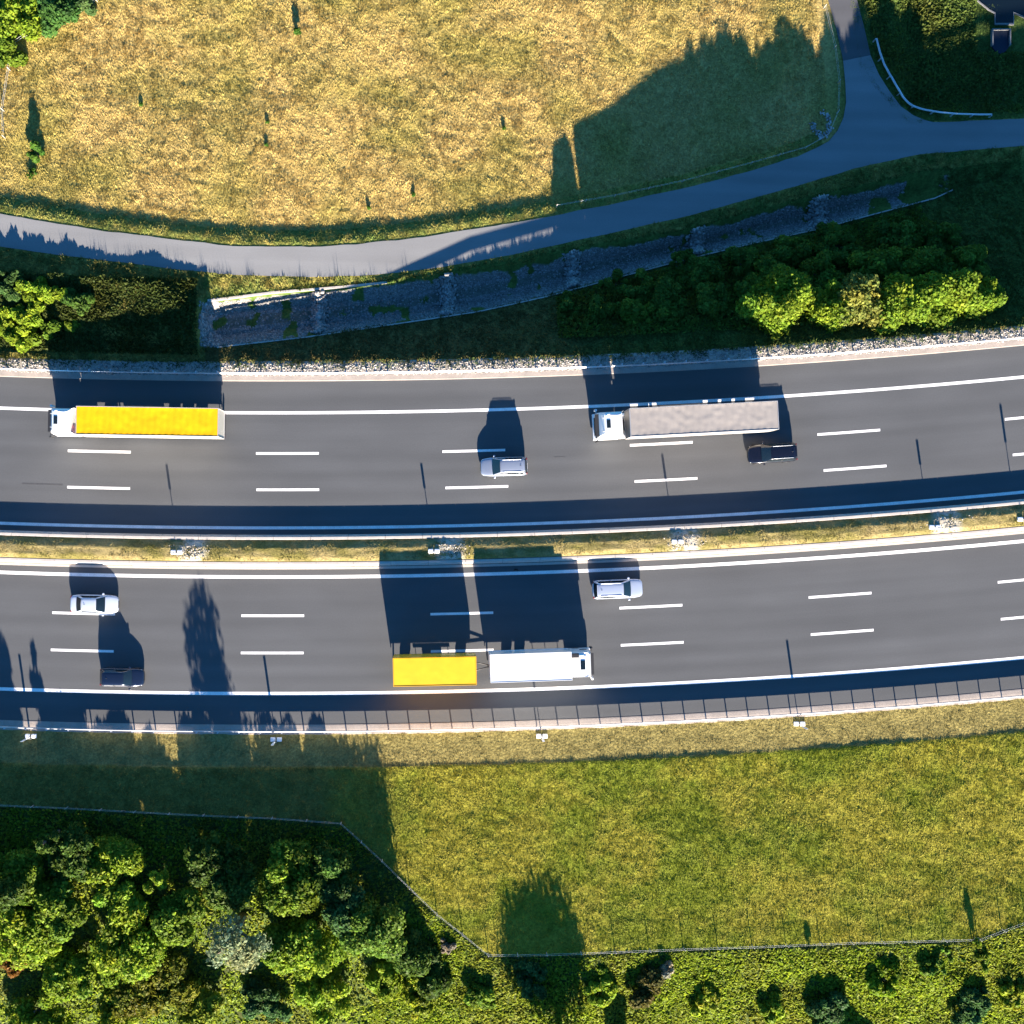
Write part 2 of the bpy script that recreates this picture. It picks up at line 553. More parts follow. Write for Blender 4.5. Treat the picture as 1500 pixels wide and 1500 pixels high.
def median():
    us = np.arange(-1500, 3000, 6.0); cs_ = np.arange(791.0, 822.1, 1.55)
    U, Cc = np.meshgrid(us, cs_); U = U.ravel(); Cc = Cc.ravel()
    X = toX(U); Y = toY(Cc - g(U))
    z = np.interp(Cc, [791, 795, 803, 816, 822], [0.72, 0.8, 1.0, .97, .84])
    z = z + (fbm(X * 1.3, Y * 2, 5, 4, .6) - .5) * .16 * smooth(791, 796, Cc) * (1 - smooth(817, 822, Cc))
    n = fbm(X * .5, Y * 1.2, 61, 3); n2 = fbm(X * 3, Y * 3, 66, 2)
    col = mixc(np.array([.30, .235, .10]), np.array([.18, .155, .045]), np.clip(n * 2 - .55 + (n2 - .5), 0, 1))
    for (bu) in (285, 660, 1000, 1380):
        d = smooth(26, 10, np.abs(U - bu)) * (n2 > .35)
        col = mixc(col, np.array([.55, .5, .42]), d * .8)
    nxx = len(us); nyy = len(cs_)
    a, b = np.meshgrid(np.arange(nxx - 1), np.arange(nyy - 1)); k = (b * nxx + a).ravel()
    F = np.stack([k, k + nxx, k + nxx + 1, k + 1], 1)
    tag(mk("median_strip", np.stack([X, Y, z], 1), F, mat("median_soil", attr="col", rough=.95, spec=.1, grain=.3, gscale=6, bump=.5, bscale=9), smooth_=True, col=col), kind="structure")


median()


def barrier(name, cc, label, joints0):
    root = empty(name, (toX(750), toY(cc - g(750)), 0))
    prof = [(-.32, 0), (-.32, .09), (-.19, .30), (-.13, .82), (-.11, .84), (.11, .84), (.13, .82), (.19, .30), (.32, .09), (.32, 0)]
    for k in range(-8, 34):
        ua = joints0 + 54.3 * k + .25; ub = joints0 + 54.3 * (k + 1) - .25
        rings = []
        for u in np.linspace(ua, ub, 4):
            rings.append([(toX(u) - root.location.x, toY(cc + dy * S - g(u)) - root.location.y, z) for dy, z in prof])
        MB().loft(rings).build("barrier_segment", M_conc, root)
    tag(root, label, "concrete barrier", "concrete barriers along the median")


barrier("concrete_barrier", 788.3, "long pale concrete barrier on the north edge of the grassy median, partly in shade", 22)
barrier("concrete_barrier", 824.8, "long sunlit concrete barrier on the south edge of the grassy median beside the white line", 30)

# steel guard rails
M_galv = mat("galvanised_steel", (0.62, 0.63, 0.66), rough=0.38, metal=0.55, spec=.5, noise=.06, nscale=2)


def guardrail(name, pts, label, height=.78, beam=.32, post_h=None, post_side=1, spacing=2.0, dbl=False, group=None):
    """pts: world points (x, y, z) closely spaced along the rail"""
    P = [Vector(p) for p in pts]
    root = empty(name, tuple(P[len(P) // 2])); o = P[len(P) // 2]
    secs = [(height, beam)]
    for top, bh in secs:
        rings = []
        for i, p in enumerate(P):
            d = (P[min(i + 1, len(P) - 1)] - P[max(i - 1, 0)]); d.z = 0; d.normalize()
            nrm = Vector((d.y, -d.x, 0))
            f = bh / .31
            prof = [(0.0, 0), (.06, .04), (.06, .1), (0.0, .155), (.06, .21), (.06, .27), (0.0, .31), (-.01, .31), (-.01, .155), (-.01, 0)]
            rings.append([tuple(p + nrm * a + Vector((0, 0, top - bh + b * f)) - o) for a, b in prof])
        MB().loft(rings).build("rail", M_galv, root)
    # posts
    L = 0.0; nxt = 0.0; proto = None; n = 0
    for i in range(len(P) - 1):
        seg = (P[i + 1] - P[i]).length
        while nxt <= L + seg and n < 98:
            t = (nxt - L) / seg; q = P[i].lerp(P[i + 1], t)
            d = (P[i + 1] - P[i]); rz = math.atan2(d.y, d.x)
            if proto is None:
                b = MB(); b.box(-.055, .055, -.19, -.07, -.1, height - .05).box(-.05, .05, -.075, -.005, height - .24, height - .06)
                pp = b.build("post", M_galv, root); proto = pp
            else:
                pp = proto.copy(); C.objects.link(pp); pp.parent = root
            if post_side < 0: rz += math.pi
            pp.location = q - o; pp.rotation_euler = (0, 0, rz)
            nxt += spacing; n += 1
        L += seg
    tag(root, label, "guard rail", group)
    return root


def along(c, u0, u1, z=0.0, step=15.5):
    return [(float(toX(u)), float(toY(c - g(u))), z) for u in np.arange(u0, u1, step)]


guardrail("guard_rail", along(1069, -360, 1900), "long steel guard rail below the eastbound lanes, casting a broad shadow band", height=.95, beam=.46, post_side=1, spacing=31.0 / S)
guardrail("guard_rail", along(548.5, -330, 2000), "long steel guard rail on the gravel verge above the westbound lanes", height=.93, beam=.42, post_side=-1, spacing=31.0 / S)

# ------------------------------------------------------------------ service road


def surf(name, rows, m, lift, kind="structure", div=14):
    """rows: list of (pA, pB) ground pixels; a sheet on the terrain between them"""
    V = []; UV = []
    s = 0
    for k, (a, b) in enumerate(rows):
        for j in range(div + 1):
            t = j / div
            u = a[0] + (b[0] - a[0]) * t; v = a[1] + (b[1] - a[1]) * t
            V.append((toX(u), toY(v), 0)); UV.append((u / S, v / S))
    V = np.array(V, float)
    V[:, 2] = Hbase(V[:, 0], V[:, 1]) + lift
    n = div + 1; F = []
    for i in range(len(rows) - 1):
        for j in range(div):
            a = i * n + j
            F.append((a, a + 1, a + n + 1, a + n))
    o = mk(name, V, F, m, smooth_=True, uv=np.array(UV))
    if o.data.polygons[0].normal.z < 0: o.data.flip_normals()
    if kind: o["kind"] = kind
    return o


uu = np.arange(-1500, 3000, 10.0)
wob = (fbm(uu * .05, uu * 0, 91, 3) - .5) * 3
surf("service_road", [((u, np.interp(u, *RN) + wb), (u, np.interp(u, *RS) + wb * .7)) for u, wb in zip(uu, wob)], M_side, 0.055)


def tp(u, v, dz=0.0):
    z = float(zr(u)) + dz
    a, b = true_px(u, v, z)
    return float(a), float(b)


west = [(1150, -400), (1200, -60), (1215, 0), (1226, 40), (1236, 88), (1239, 120), (1240, 150), (1236, 172), (1228, 190), (1215, 206), (1200, 214)]
EAST = [(1190, -400), (1243, -60), (1257, 0), (1267, 40), (1276, 80), (1288, 108), (1303, 132), (1322, 153), (1340, 168), (1358, 176), (1375, 180)]
surf("side_road", [(tp(*a), tp(*b)) for a, b in zip(west[4:], EAST[4:])], M_side, 0.062, div=16)
surf("side_road_new_asphalt", [(tp(*a), tp(*b)) for a, b in zip(west[:5], EAST[:5])], M_side2, 0.067, div=8)

# curved guard rail on the inside of the junction
jr = [(1286, 55), (1291, 75), (1297, 92), (1305, 107), (1315, 122), (1328, 136), (1343, 148), (1360, 156), (1380, 161), (1405, 164), (1435, 165), (1466, 165)]
pts = []
for a, b in zip(jr[:-1], jr[1:]):
    for t in np.linspace(0, 1, 4)[:-1]:
        u, v = tp(a[0] + (b[0] - a[0]) * t, a[1] + (b[1] - a[1]) * t, .7)
        X, Y = float(toX(u)), float(toY(v)); pts.append((X, Y, float(Hbase(np.array(X), np.array(Y)))))
guardrail("guard_rail", pts, "curved steel guard rail around the inside of the shaded road junction", height=.75, beam=.31, post_side=1, spacing=2.0)

# ------------------------------------------------------------------ stones


def rocks(name, X, Y, Z, size, base, label=None, cat=None, m=None):
    n = len(X)
    octv = np.array([(1, 0, 0), (-1, 0, 0), (0, 1, 0), (0, -1, 0), (0, 0, 1), (0, 0, -1)], float)
    F0 = np.array([(0, 2, 4), (2, 1, 4), (1, 3, 4), (3, 0, 4), (2, 0, 5), (1, 2, 5), (3, 1, 5), (0, 3, 5)])
    V = octv[None] * (0.6 + .8 * rng.random((n, 6, 1)))
    V *= size[:, None, None] * np.stack([.7 + .6 * rng.random(n), .7 + .6 * rng.random(n), .45 + .4 * rng.random(n)], 1)[:, None, :]
    a = rng.random(n) * 6.28; ca, sa = np.cos(a)[:, None], np.sin(a)[:, None]
    x = V[..., 0] * ca - V[..., 1] * sa; y = V[..., 0] * sa + V[..., 1] * ca
    tl = (rng.random((n, 1)) - .5) * .8
    zz = V[..., 2] + tl * x
    V = np.stack([x + X[:, None], y + Y[:, None], zz + Z[:, None]], 2)
    F = (F0[None] + (np.arange(n) * 6)[:, None, None]).reshape(-1, 3)
    col = base[None] * (0.55 + .8 * rng.random((n, 1)))
    col = np.repeat(col, 6, 0)
    o = mk(name, V.reshape(-1, 3), F, m or mat("rock", attr="col", rough=.85, spec=.2), col=col)
    tag(o, label, cat, kind="stuff")
    return o


n = 34000
u = 292 + 1150 * rng.random(n); u = np.where(u > 1370, 1370 + (u - 1370) * rng.random(n), u); cn_ = np.interp(u, *CN); cs_ = np.interp(u, *CS)
v = cn_ - 3 + (cs_ - cn_ + 4) * rng.random(n)
X, Y = toX(u), toY(v); Z = H(X, Y)
tt = (v - cn_) / (cs_ - cn_)
keep = ~(tt < .05 + .30 * (fbm(X * .5, Y * .5, 98, 3) - .25) * smooth(560, 800, u)) & (fbm(X * .6, Y * .6, 97, 3) > .30 + .25 * smooth(1150, 1420, u)) & (rng.random(n) < np.where((tt > .36) & (tt < .60), .16, 1.0))
rocks("channel_stones", X[keep], Y[keep], Z[keep], rng.uniform(.05, .14, n)[keep], np.array([.25, .24, .23]), "grey loose stones lining the drainage channel", "stones")
# check dams and the rounded channel head
Xs = []; Ys = []; Zs = []
for du, dv, hw in ((468, 464, 9), (655, 428, 9), (838, 395, 9), (1020, 352, 10), (1200, 305, 12)):
    k = 520; uu_, vv_ = tp(du, dv, -1)
    a = uu_ + rng.normal(0, hw * .6, k); cn1 = np.interp(a, *CN); cs1 = np.interp(a, *CS); b = cn1 + (cs1 - cn1) * (.05 + .9 * rng.random(k))
    X, Y = toX(a), toY(b); z = H(X, Y)
    f = np.exp(-((a - uu_) / hw) ** 2)
    Xs.append(X); Ys.append(Y); Zs.append(z + .75 * f * rng.uniform(.5, 1, k))
k = 900; th = rng.uniform(math.pi * .5, math.pi * 1.5, k); rr = rng.uniform(16, 34, k)
a = 318 + rr * np.cos(th) * .8; b = 472 + rr * np.sin(th) * 1.05
Xs.append(toX(a)); Ys.append(toY(b)); Zs.append(H(toX(a), toY(b)) + .05)
X = np.concatenate(Xs); Y = np.concatenate(Ys); Z = np.concatenate(Zs)
rocks("check_dam_stones", X, Y, Z, rng.uniform(.10, .24, len(X)), np.array([.28, .27, .26]), "heaped pale boulders crossing the drainage channel and ringing its head", "stones")
# white riprap on the motorway verge
n = 7000
u = rng.uniform(-300, 1900, n); c = 550 - 17 * rng.random(n) ** 1.2
X, Y = toX(u), toY(c - g(u))
rocks("riprap", X, Y, np.full(n, .04), rng.uniform(.05, .13, n), np.array([.31, .29, .27]), "pale broken stone along the verge above the westbound lanes", "stones")
for nm, cc in (("median_rubble", (285, 660, 1000, 1380)),):
    k = 420; a = np.concatenate([rng.normal(c_, 13, k // 4 + 1) for c_ in cc])[:k]; b = rng.uniform(799, 816, k)
    rocks(nm, toX(a), toY(b - g(a)), np.full(k, 1.0), rng.uniform(.04, .10, k), np.array([.36, .33, .28]), "pale rubble patches on the grassy median beside the marker posts", "stones")

k = 70; a = rng.uniform(-1.6, 3.4, k); uu_, vv_ = tp(1203, 182, -.3)
X, Y = toX(uu_ + 13 * np.cos(a) + rng.normal(0, 2.5, k)), toY(vv_ + 17 * np.sin(a) + rng.normal(0, 2.5, k))
rocks("inlet_stones", X, Y, H(X, Y) + .1, rng.uniform(.10, .22, k), np.array([.34, .33, .32]), "ring of stones around a small inlet in the meadow's shaded corner", "stones")
# scrap of tyre on the asphalt
b = MB(); b.tube([(-.22, -.05, .05), (-.1, .06, .09), (.08, .05, .06), (.2, -.06, .08)], [.03, .075, .07, .03], 8)
o = b.build("tyre_scrap", mat("scrap_rubber", (.03, .015, .012), rough=.8), None, True)
o.location = (float(toX(756)), float(toY(835)), .02)
tag(o, "small dark tyre scrap by the median barrier in the white lorry's shadow", "road debris")

# concrete edging of the channel


def edging(name, pts, label, w=.16, h=.2):
    root = []
    P = []
    for a, b in zip(pts[:-1], pts[1:]):
        for t in np.linspace(0, 1, 9)[:-1]:
            u, v = tp(a[0] + (b[0] - a[0]) * t, a[1] + (b[1] - a[1]) * t, -.2)
            X, Y = float(toX(u)), float(toY(v)); P.append(Vector((X, Y, float(Hbase(np.array(X), np.array(Y))))))
    rings = []
    for i, p in enumerate(P):
        d = P[min(i + 1, len(P) - 1)] - P[max(i - 1, 0)]; d.z = 0; d.normalize(); nn = Vector((d.y, -d.x, 0))
        rings.append([tuple(p + nn * a + Vector((0, 0, b))) for a, b in ((-w / 2, -.2), (-w / 2, h), (w / 2, h), (w / 2, -.2))])
    tag(MB().loft(rings).build(name, M_conc), label, "concrete edging")


edging("channel_edging", [(305, 441), (400, 429), (500, 421), (577, 413)], "sunlit concrete edging on the north bank of the stone channel", .2, .12)
edging("channel_edging", [(318, 509), (450, 494), (600, 472), (700, 457), (800, 435), (900, 408), (1000, 381), (1100, 357), (1200, 335), (1370, 290), (1400, 276)], "thin concrete edging on the south side of the stone channel", .12, .14)

# ------------------------------------------------------------------ marker posts
M_white = mat("white_enamel", (0.8, 0.8, 0.8), rough=.4)
M_red = mat("red_enamel", (0.5, 0.03, 0.02), rough=.4)


def marker(u, v, z, h, label, group):
    X, Y = float(toX(u)), float(toY(v))
    root = empty("marker_post", (X, Y, z))
    for dx in (-.26, .34):
        MB().box(dx - .24, dx + .24, -.2, .2, -.05, .16, .05).build("footing", M_white, root, True)
    MB().tube([(0, -.02, 0), (0, -.02, h)], .035, 8).build("pole", M_galv, root, True)
    MB().box(-.11, .11, -.075, -.055, h * .52, h + .03).build("reflector_panel", M_white, root)
    MB().tube([(.1, -.3, 0), (0, -.03, h * .5)], .022, 6).build("brace", M_galv, root, True)
    return tag(root, label, "marker post", group)


for u_, c_, hh, lab in ((262, 809, 1.35, "marker post on the grassy median, beside pale rubble above the left pair of cars"),
                        (635, 809, 1.35, "marker post on the median in the shadow of the yellow drawbar trailer"),
                        (988, 808, 1.35, "marker post on the grassy median up and right of the white estate car"),
                        (1361, 812, 1.35, "marker post on the grassy median nearest the right edge, beside pale rubble"),
                        (1489, 812, 2.1, "tallest marker post, on the median at the right edge of the photo")):
    marker(u_, c_ - float(g(u_)), 1.0, hh, lab, "marker posts on the median")
for u_, v_, hh, lab in ((45, 1078, 2.2, "marker post below the lower guard rail in the tree shade at the left edge"),
                        (404, 1083, 2.25, "marker post below the lower guard rail, first to the right of the long tree shadow"),
                        (793, 1078, 2.2, "marker post below the lower guard rail, under the white lorry"),
                        (1170, 1060, 2.25, "marker post below the lower guard rail, rightmost on the south verge")):
    marker(u_, v_, 0.0, hh, lab, "marker posts on the south verge")

# ------------------------------------------------------------------ wire fence
M_wood = mat("weathered_wood", (0.36, 0.33, 0.29), rough=.85, noise=.2, nscale=4)
M_wire = mat("fence_wire", (0.7, 0.7, 0.7), rough=.5, metal=.0)


def wire_fence(pts, label, name="wire_fence", h=.8, zfun=None, spacing=2.9, wr=.006, ox=None):
    P = [Vector((float(toX(a)), float(toY(b)), 0)) for a, b in pts]
    res = []
    for a, b in zip(P[:-1], P[1:]):
        L = (b - a).length; k = max(1, round(L / spacing))
        for i in range(k): res.append(a.lerp(b, i / k))
    res.append(P[-1])
    for p in res: p.z = float(H(np.array(p.x), np.array(p.y)))
    o = res[len(res) // 2].copy(); root = empty(name, tuple(o)); proto = None
    for p in res[:99]:
        if proto is None:
            proto = MB().tube([(0, 0, -.2), (0, 0, h + .08)], .04, 7).build("fence_post", M_wood, root, True); q = proto
        else:
            q = proto.copy(); C.objects.link(q); q.parent = root
        q.location = p - o
    b = MB()
    for zz in (h * .55, h * .95):
        b.tube([p - o + Vector((0, 0, float(zz))) for p in res], wr, 4)
    b.build("wire", M_wire, root)
    tag(root, label, "wire fence")


fp = [(a, 760 + (b - 760) * .992) for a, b in FENCE if -100 < a < 1700]
wire_fence([(-60, 1175)] + [p for p in fp if -50 < p[0] <= 1425], "wire mesh fence on wooden posts along the wood and the lower meadow")
wire_fence([(1430, 1372), (1500, 1346), (1600, 1318)], "short wire fence running up to the right edge beyond the fence corner")
ff = [(815, 303), (900, 288), (1000, 266), (1100, 240), (1180, 217), (1212, 198), (1226, 165), (1228, 120), (1222, 70), (1208, 10)]
wire_fence([tp(a, b) for a, b in ff], "low wire fence along the shaded corner of the straw meadow", h=.8, wr=.006, spacing=3.5)
wire_fence([tp(a, b) for a, b in [(140, -2), (110, 22), (75, 38), (35, 52), (20, 62), (12, 100), (3, 160), (5, 200)]], "low wire fence at the upper left corner of the straw meadow", h=.8, wr=.008, spacing=3.5)

# ------------------------------------------------------------------ basin in the upper right
M_conc2 = mat("old_concrete", (.16, .16, .16), rough=.85, noise=.2, nscale=2)


def wpt(u, v, dz=0):
    a, b = tp(u, v, dz); X, Y = float(toX(a)), float(toY(b)); return X, Y, float(Hbase(np.array(X), np.array(Y)))


bx, by, bz = wpt(1479, 48)
root = empty("outlet_chamber", (bx, by, bz))
wl = .85; hl = 1.15
b = MB()
b.box(-wl - .12, -wl, -hl * .5, hl, -.4, .35).box(wl, wl + .12, -hl * .5, hl, -.4, .35).box(-wl, wl, hl - .12, hl - .002, -.4, .348)
b.build("chamber_wall", M_conc2, root)
sl = [(-wl, hl - .13), (wl, hl - .13), (wl, -hl * .6), (wl * .6, -hl * 1.0), (0, -hl * 1.2), (-wl * .6, -hl * 1.0), (-wl, -hl * .6)]
MB().loft([[(x, y, -.3) for x, y in sl], [(x, y, .12) for x, y in sl]]).build("chamber_cover", mat("dark_steel", (.012, .02, .04), rough=.6, metal=.5), root)
tag(root, "small dark covered outlet chamber with pale concrete rim in the shaded top right corner", "outlet chamber")
bx, by, bz = wpt(1484, 8)
root = empty("drainage_pond", (bx, by, bz))
out = [(-3.2, 2.5), (-2.9, 1.4), (-1.6, .35), (-.95, .0), (-.95, -1.15), (1.05, -1.15), (1.05, .1), (2.2, -.4), (3.5, -.6), (3.5, 2.8)]
out = out[::-1]
inn = [(x * .93, y * .93 + .1) for x, y in out]
nn = len(out)
V = [(x, y, .16) for x, y in out] + [(x, y, .16) for x, y in inn] + [(x, y, -.4) for x, y in out] + [(x, y, -.4) for x, y in inn]
F = []
for i in range(nn):
    j = (i + 1) % nn
    F += [(i, j, nn + j, nn + i), (i, 2 * nn + i, 2 * nn + j, j), (nn + i, nn + j, 3 * nn + j, 3 * nn + i)]
mk("pond_rim", V, F, M_conc2, root)
mk("pond_water", [(x * .97, y * .97 + .05, .1) for x, y in out], [tuple(range(nn))], mat("dark_water", (.004, .008, .012), rough=.08), root)
tag(root, "dark pond with a pale angular concrete rim cut by the top right corner", "pond")

# ------------------------------------------------------------------ foliage


def leaves(cx_, cy_, cz_, nrm, size, base, var=.2, hue=.12, aspect=.7, jitter=.75):
    """one bent leaf clump face per point"""
    n = len(cx_)
    N = nrm + rng.normal(0, jitter, (n, 3)); N /= np.linalg.norm(N, axis=1)[:, None] + 1e-9
    a = np.cross(N, rng.normal(0, 1, (n, 3))); a /= np.linalg.norm(a, axis=1)[:, None] + 1e-9
    b = np.cross(N, a)
    P = np.stack([cx_, cy_, cz_], 1)
    s = size[:, None]
    k1 = rng.uniform(.6, 1.1, (n, 1)); k2 = rng.uniform(.6, 1.1, (n, 1))
    V = np.stack([P - a * s * k1, P - b * s * aspect * k2 + N * s * .15, P + a * s, P + b * s * aspect + N * s * .15], 1).reshape(-1, 3)
    F = np.arange(n * 4).reshape(-1, 4)
    bright = np.exp(rng.normal(0, var, (n, 1)))
    col = base * bright
    h = rng.normal(0, hue, n)
    col[:, 0] *= np.exp(h * .5); col[:, 2] *= np.exp(-h * .5)
    return V, F, np.repeat(np.clip(col, 0.003, .8), 4, 0)


M_leaf = mat("foliage", attr="col", rough=.6, spec=.12, transl=.48)
M_bark = mat("bark", (.09, .07, .05), rough=.9, noise=.3, nscale=5)


def tree(u, v, h, r, col, label, cat="tree", name="broadleaf_tree", dens=1.0, trunk=.3, squash=1.0, group=None, leaf=.19, clumps=None, ground_z=None, gap=0.0, var=.20):
    """(u, v): photo pixel of the crown's middle; h: height; r: crown radius in metres"""
    z0 = float(H(np.array(float(toX(u))), np.array(float(toY(v))))) if ground_z is None else ground_z
    uu_, vv_ = true_px(u, v, z0 + h * .75)
    X, Y = float(toX(uu_)), float(toY(vv_))
    if ground_z is None: z0 = float(H(np.array(X), np.array(Y)))
    root = empty(name, (X, Y, z0))
    cb = h * trunk
    nc = clumps or max(9, int(13 * r ** 1.3 * (h / 4) ** .3))
    # clumps on and under the surface of an uneven egg shaped crown
    pc = rng.normal(0, 1, (nc, 3)); pc /= np.linalg.norm(pc, axis=1)[:, None]
    pc[:, 2] = np.abs(pc[:, 2]) * np.where(rng.random(nc) < .25, -1, 1)
    rad = rng.uniform(.35, 1, nc) ** .4
    pc = pc * rad[:, None] * np.array([r * .78, r * .78 * squash, (h - cb) * .40])
    zc = cb + (h - cb) * .36
    ctr = pc + np.array([0, 0, zc])
    if r > 1.1:                                        # several uneven lobes
        nl = int(rng.integers(3, 6)); la = rng.uniform(0, 6.28, nl); lr = rng.uniform(.30, .72, nl) * r
        lob = np.stack([np.cos(la) * lr, np.sin(la) * lr * squash, rng.uniform(-.28, .0, nl) * (h - cb)], 1); lob[0] = 0
        li = rng.integers(0, nl, nc)
        ctr = np.array([0, 0, zc]) + lob[li] + pc * np.where(li == 0, .8, .52)[:, None] * np.array([1, 1, .9])
    f = np.clip((ctr[:, 2] - cb) / (h - cb), 0, 1)
    ctr[:, :2] += rng.normal(0, r * .10, (nc, 2))
    cr = rng.uniform(.20, .46, nc) * min(r, (h - cb) * .75)
    w_ = cr ** 2; w_ /= w_.sum()
    n = int(dens * 420 * (cr ** 2).sum() * 3.2 / (leaf / .17) ** 1.8)
    n = max(300, min(n, 12000))
    idx = rng.choice(nc, n, p=w_)
    d = rng.normal(0, 1, (n, 3)); d[:, 2] += .25; d /= np.linalg.norm(d, axis=1)[:, None]
    q = ctr[idx] + d * (cr[idx] * rng.uniform(.6, 1.12, n))[:, None]
    q[:, 2] = np.maximum(q[:, 2], .05)
    cb_ = np.array(col)[None] * np.exp(rng.normal(0, .16, nc))[idx][:, None]
    hc = rng.normal(0, .06, nc)[idx]
    cb_ = cb_ * np.stack([np.exp(hc), np.ones(n), np.exp(-hc)], 1)
    V, F, cc = leaves(q[:, 0], q[:, 1], q[:, 2], d + np.array([0, -.35, .3]), rng.uniform(.6, 1.3, n) * leaf, cb_, var=var)
    mk("crown", V, F, M_leaf, root, col=cc)
    b = MB()
    tr = .035 * h + .03
    b.tube([(0, 0, -.3), (r * .03, 0, cb), (-r * .04, r * .03, cb + (h - cb) * .45), (0, 0, min(h * .93, float(ctr[:, 2].max()) - .1))], [tr, tr * .8, tr * .5, .02], 7)
    for i in rng.choice(nc, min(nc, 9), replace=False):
        p = ctr[i]; s_ = min(cb + (p[2] - cb) * .35, h * .7)
        b.tube([(0, 0, max(.1, s_)), tuple(p * np.array([.55, .55, 1]) - np.array([0, 0, .1 * (p[2] - s_)])), tuple(p)], [tr * .45, tr * .28, .015], 5)
    b.build("trunk", M_bark, root, True)
    return tag(root, label, cat, group)


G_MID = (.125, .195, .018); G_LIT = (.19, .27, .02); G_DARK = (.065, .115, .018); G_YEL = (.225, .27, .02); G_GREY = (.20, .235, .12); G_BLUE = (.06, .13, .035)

# the wood in the lower left
W = [(22, 1292, 3.7, 2.6, G_MID, "bushy mid green tree on the shaded northern side of the wood at its left edge"),
     (28, 1385, 4.3, 3.2, G_LIT, "large bright green tree at the left edge, with a rusty shrub below it"),
     (105, 1440, 3.6, 3.0, G_LIT, "broad yellow green tree above the dark gap in the lower left wood"),
     (158, 1272, 4.0, 2.0, G_LIT, "yellow green tree whose forked lit top juts into the wood's dark side"),
     (165, 1325, 4.3, 2.2, G_LIT, "yellow green tree directly below the forked treetop"),
     (225, 1296, 3.9, 1.1, G_LIT, "small round sunlit treetop alone in the dark shade of the wood"),
     (180, 1385, 4.2, 3.0, G_LIT, "dense bright green tree in the left wood below the forked treetop"),
     (250, 1350, 4.2, 2.5, G_MID, "mid green tree between the forked treetop and the silvery willow"),
     (333, 1387, 10.8, 2.3, G_GREY, "tall silvery grey willow throwing the long feathery shadow over the eastbound lanes"),
     (420, 1305, 4.0, 2.9, G_MID, "open crowned tree with thin lit twigs at the top of the wood"),
     (400, 1385, 4.0, 2.3, G_MID, "mid green tree right of the silvery willow"),
     (452, 1405, 4.3, 3.0, G_LIT, "rounded light green tree below the open crowned tree"),
     (545, 1360, 4.6, 3.1, (.11, .19, .025), "fresh green tree at the right corner of the wood beside the wire fence"),
     (500, 1335, 4.1, 2.2, G_BLUE, "dark blue green tree just left of the tree at the wood's corner"),
     (50, 1487, 3.2, 3.0, G_LIT, "light green tree cut by the bottom edge near the left corner"),
     (175, 1485, 3.3, 3.0, G_YEL, "yellow green tree at the bottom edge, right of the corner tree"),
     (225, 1440, 3.7, 3.1, (.14, .155, .016), "olive green tree below and left of the silvery willow"),
     (285, 1490, 3.3, 2.6, (.19, .25, .025), "bright lime tree on the bottom edge below the olive tree"),
     (385, 1470, 2.2, 2.6, G_BLUE, "low dark tree on the bottom edge below the silvery willow"),
     (478, 1465, 3.4, 2.6, G_LIT, "light green tree near the bottom edge below the rounded light green tree"),
     (75, 1335, 4.2, 2.6, G_MID, "mid green tree tucked between the left edge and the forked treetop"),
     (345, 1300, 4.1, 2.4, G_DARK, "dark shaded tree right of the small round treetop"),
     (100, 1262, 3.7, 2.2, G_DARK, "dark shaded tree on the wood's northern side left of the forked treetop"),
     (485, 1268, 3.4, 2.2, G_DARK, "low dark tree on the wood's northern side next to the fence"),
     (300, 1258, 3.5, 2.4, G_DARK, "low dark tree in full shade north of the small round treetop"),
     ]
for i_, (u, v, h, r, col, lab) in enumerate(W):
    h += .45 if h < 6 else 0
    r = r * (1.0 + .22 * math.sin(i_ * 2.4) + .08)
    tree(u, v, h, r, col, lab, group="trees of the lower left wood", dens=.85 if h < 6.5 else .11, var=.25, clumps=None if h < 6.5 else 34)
tree(62, 1238, 5.8, 1.0, G_DARK, "slender dark tree at the far left whose thin shadow reaches the guard rail", dens=.7, group="trees of the lower left wood")
tree(-12, 1330, 9.6, 1.7, G_DARK, "tree beyond the left edge that throws the pointed shadow on the eastbound lanes", dens=.8, group="trees beyond the frame")
tree(-55, 1290, 6.5, 2.4, G_DARK, "second tree beyond the left edge", dens=.8, group="trees beyond the frame")
tree(14, 1412, 2.2, 1.3, (.20, .10, .02), "small rusty red shrub among green trees at the left edge", cat="shrub", name="shrub")
